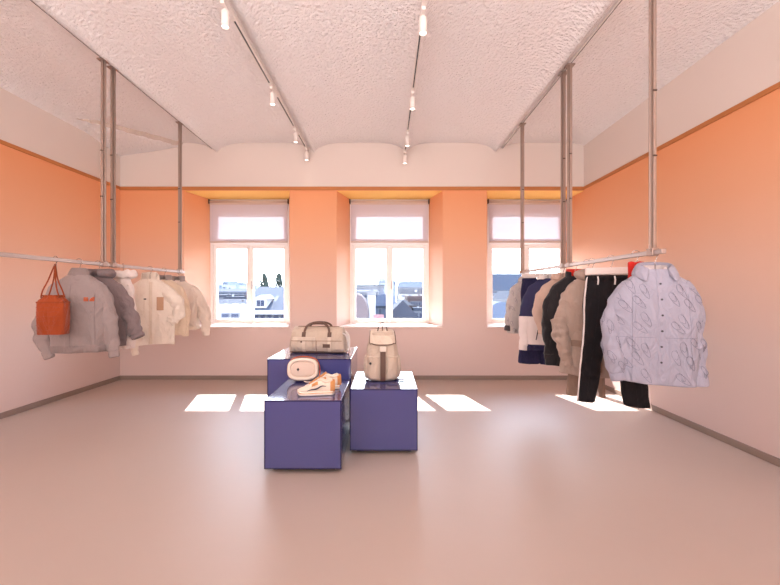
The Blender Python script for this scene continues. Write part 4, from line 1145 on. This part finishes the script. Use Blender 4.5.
def dormer(px0, px1, py0, py1, dy):
    def fn(t, k_, ox, oy, hx, hy, zt):
        A, B = (px0 - CX)*k_ - ox, (px1 - CX)*k_ - ox; Z1, Z0 = H - (py0 - CY)*k_ - ZGND, H - (py1 - CY)*k_ - ZGND
        d = MB().box(A, B, -hy - dy, 0, Z0, Z1); d.loft([[(A - .1, -hy - dy - .05, Z1), ((A+B)/2, -hy - dy - .05, Z1 + .25), (B + .1, -hy - dy - .05, Z1)], [(A - .1, 0, Z1), ((A+B)/2, 0, Z1 + .25), (B + .1, 0, Z1)]], True, True, True)
        do = d.build('dormer', E_WHITE, t)
        w_ = (B - A)
        MB().box(A + w_*.16, A + w_*.47, -hy - dy - .03, -hy - dy, Z0 + .12, Z1 - .08).build('pane', E_WIN, do)
        MB().box(A + w_*.53, A + w_*.84, -hy - dy - .03, -hy - dy, Z0 + .12, Z1 - .08).build('pane', E_WIN, do)
    return fn
# through the left window
building('slate roofed house with white dormer seen in right pane of left window', 246, 305, 310, 24, 7, E_GREY, E_SLATE, 'pitch', 24, grid(253, 300, 7, 315, 322, .62), None, 4, dormer(255.5, 266.5, 299, 308, .1))
building('low white parapet building with two small windows in left pane of left window', 196, 244, 309.5, 20, .8, E_WHITE, E_WHITE, 'flat', 1, [(222.5, 229, 314, 317), (232, 238.5, 314, 317)])
building('dark slate roof behind the low white parapet building', 200, 247, 310, 27, 5, E_GREY, E_DARK, 'pitch', 10)
building('long white attic strip under dark roof beyond left window', 224, 252, 299, 42, 6, E_WHITE, E_DARK, 'flat', 1.0, grid(226, 247, 5, 300.5, 303, .5))
building('dark flat roofed block left of the white attic strip', 190, 226, 297, 46, 8, E_GREY, E_DARK, 'flat', 1.5, grid(200, 225, 6, 299, 302, .5))
building('pale grey row of houses below the skyline beyond left window', 190, 262, 291.5, 75, 10, E_GREY, E_SLATE, 'mansard', 3, grid(200, 260, 14, 293, 295.5, .5))
for i, (a, b_, yt_) in enumerate(((200, 212, 287), (211, 223, 284.5), (222.5, 228, 281.5), (229, 236, 285), (236.5, 243, 283), (243, 256, 286), (256, 272, 287), (272, 300, 288))):
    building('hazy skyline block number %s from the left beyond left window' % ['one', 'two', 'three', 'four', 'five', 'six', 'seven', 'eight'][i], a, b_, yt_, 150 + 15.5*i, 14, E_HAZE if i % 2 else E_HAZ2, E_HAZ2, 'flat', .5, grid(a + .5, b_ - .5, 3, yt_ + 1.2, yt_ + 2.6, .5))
# through the middle window
building('brown barrel roofed building at the left edge of middle window', 340, 368, 318, 20, 1.6, E_GREY, E_TILE, 'barrel', 25)
building('white chimney block beside the barrel roof in middle window', 367.5, 375, 295, 22, 1.2, E_WHITE, E_PALE, 'flat', .8)
building('blue zinc gabled house left of the middle window mullion', 375.5, 388.5, 306, 29.5, 5, E_BLUE, E_BLUE, 'gable', 18, [(379, 381, 309, 314)])
building('long pale office with dark flat roof in left pane of middle window', 345, 384, 286, 80, 14, E_PALE, E_SLATE, 'flat', 1.4, grid(356, 383, 10, 288.5, 291, .55))
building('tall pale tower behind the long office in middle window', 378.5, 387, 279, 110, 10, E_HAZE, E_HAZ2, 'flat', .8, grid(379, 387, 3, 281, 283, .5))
building('grey house with windows below the long pale office', 350, 378, 291.5, 50, 10, E_PALE, E_SLATE, 'mansard', 2, grid(356, 378, 8, 293, 297, .5))
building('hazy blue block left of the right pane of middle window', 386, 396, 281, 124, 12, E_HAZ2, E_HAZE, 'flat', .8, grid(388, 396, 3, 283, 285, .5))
building('long many-windowed building with low mansard in right pane of middle window', 398, 430, 287, 85, 14, E_PALE, E_BLUE, 'mansard', 6, grid(401, 428, 10, 289, 292, .55))
building('white house with four windows below the long mansard building', 400, 428, 294, 48, 8, E_WHITE, E_SLATE, 'flat', 1, grid(402, 424, 6, 295.5, 298, .5))
building('brown brick block at the right edge of middle window', 407.5, 428, 299, 32, 6, E_BRICK, E_BRICK, 'flat', 1.2, grid(410, 424, 5, 302, 305, .45))
building('dark slate gabled roof beside middle window mullion', 391, 414, 317, 23, 5, E_GREY, E_DARK, 'gable', 17)
building('white gabled house between slate roof and brick block', 399, 409, 305, 29, 2.2, E_WHITE, E_PALE, 'gable', 6, [(402.5, 405, 306, 309)])
building('pale house with tall windows at bottom right of middle window', 413.5, 432, 311, 29.5, 1.6, E_PALE, E_SLATE, 'flat', .6, grid(414.5, 427, 3, 313, 321, .6))
# through the right window
b = building('large hill-like dark slate roof in the right window', 470, 535, 290, 60, 16, E_GREY, E_SLATE, 'mansard', 17, grid(485, 530, 9, 292, 295, .5))
building('pale row with windows below the big slate roof in the right window', 480, 560, 296, 44, 8, E_WHITE, E_PALE, 'flat', 1, grid(490, 545, 12, 298, 301, .55))
building('blue zinc barrel roof at the bottom of the right window', 488, 516, 318, 24, 6, E_PALE, E_BLUE, 'barrel', 16)
building('pale stone house behind the clothes in the right window', 520, 575, 300, 30, 8, E_PALE, E_SLATE, 'mansard', 9, grid(525, 570, 6, 304, 311, .5))
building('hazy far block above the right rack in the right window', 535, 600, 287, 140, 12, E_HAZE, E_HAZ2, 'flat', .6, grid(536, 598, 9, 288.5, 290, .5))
# red awning
aw = thing('red_awning', 'small red terrace awning at the bottom of the middle window', 'awning', at(378.5, 321, 14))
k_ = 14/F
MB().loft([[(-5.8*k_, 0, 0), (5.8*k_, 0, 0), (5.8*k_, 0, .03), (-5.8*k_, 0, .03)], [(-5.0*k_, .7, .17), (5.0*k_, .7, .17), (5.0*k_, .7, .2), (-5.0*k_, .7, .2)]], True, True, True).build('canopy', E_RED, aw)
b = MB()
for sx in (-1, 1): b.cyl((sx*4.8*k_, .6, .17), (sx*4.8*k_, .6, -(at(378.5, 321, 14).z - ZGND)), .03, 8)
b.build('support', E_DARK, aw)
# trees
def tree(label, px, ytop, ybase, Y, wpx, seed):
    k_ = Y/F; base = at(px, ybase, Y); t = thing('tree', label, 'tree', (base.x, Y, ZGND))
    hb = base.z - ZGND; ht = (ybase - ytop)*k_; rnd = random.Random(seed)
    MB().cyl((0, 0, 0), (0, 0, hb + ht*.5), .25, 8, r1=.08).build('trunk', E_DARK, t)
    b = MB()
    for i in range(170):
        a = rnd.random(); z = hb - ht*.3 + ht*1.3*a; rr = wpx*k_*.5*(1 - a)**.7*math.sqrt(rnd.random()) + .1; th = rnd.random()*2*PI
        c_ = Vector((rr*math.cos(th), rr*math.sin(th), z)); s_ = .35*rnd.uniform(.6, 1.3)
        v = b.addv([c_ + Vector((rnd.uniform(-s_, s_), rnd.uniform(-s_, s_), rnd.uniform(-s_, s_))) for _ in range(4)])
        for q in ((0,1,2),(0,2,3),(0,3,1),(1,3,2)): b.face([v+j for j in q])
    b.build('crown', E_GRN, t)
tree('left of two bare pointed trees above the slate roof', 264.5, 275, 288, 60, 9, 1)
tree('right of two bare pointed trees above the slate roof', 279, 274.5, 288, 62, 8, 2)

# ------------------------------------------------------------------ light
sun = bpy.data.lights.new('sun', 'SUN'); sun.energy = 22; sun.angle = R(.55); sun.color = (1, .95, .88)
so = bpy.data.objects.new('sun', sun); COL.objects.link(so)
so.rotation_euler = Vector((.27, -1, -.96)).to_track_quat('-Z', 'Y').to_euler()
W = bpy.data.worlds.new('world'); scn.world = W; W.use_nodes = True
nt = W.node_tree; N = nt.nodes; L = nt.links; bg = N['Background']
tc = N.new('ShaderNodeTexCoord'); sx = N.new('ShaderNodeSeparateXYZ'); L.new(tc.outputs['Generated'], sx.inputs[0])
cr = N.new('ShaderNodeValToRGB'); L.new(sx.outputs['Z'], cr.inputs[0])
cr.color_ramp.elements[0].position = 0; cr.color_ramp.elements[0].color = (1, 1, 1, 1)
cr.color_ramp.elements[1].position = .8; cr.color_ramp.elements[1].color = (.55, .72, 1, 1)
L.new(cr.outputs[0], bg.inputs['Color']); bg.inputs['Strength'].default_value = 14.0

def area(loc, to, sx_, sy_, e, col=(1, .93, .88)):
    ld = bpy.data.lights.new('fill', 'AREA'); ld.shape = 'RECTANGLE'; ld.size = sx_; ld.size_y = sy_; ld.energy = e; ld.color = col
    lo = bpy.data.objects.new('fill_lamp', ld); COL.objects.link(lo); lo.location = loc
    lo.rotation_euler = (Vector(to) - Vector(loc)).to_track_quat('-Z', 'Y').to_euler()
    return lo
area((-.5, -1.7, 1.95), (-.5, -.4, 3.9), 6.4, 2.4, 400, (1, .98, .975))

scn.view_settings.view_transform = 'Standard'
scn.view_settings.look = 'None'
scn.view_settings.exposure = .1
scn.view_settings.gamma = 1
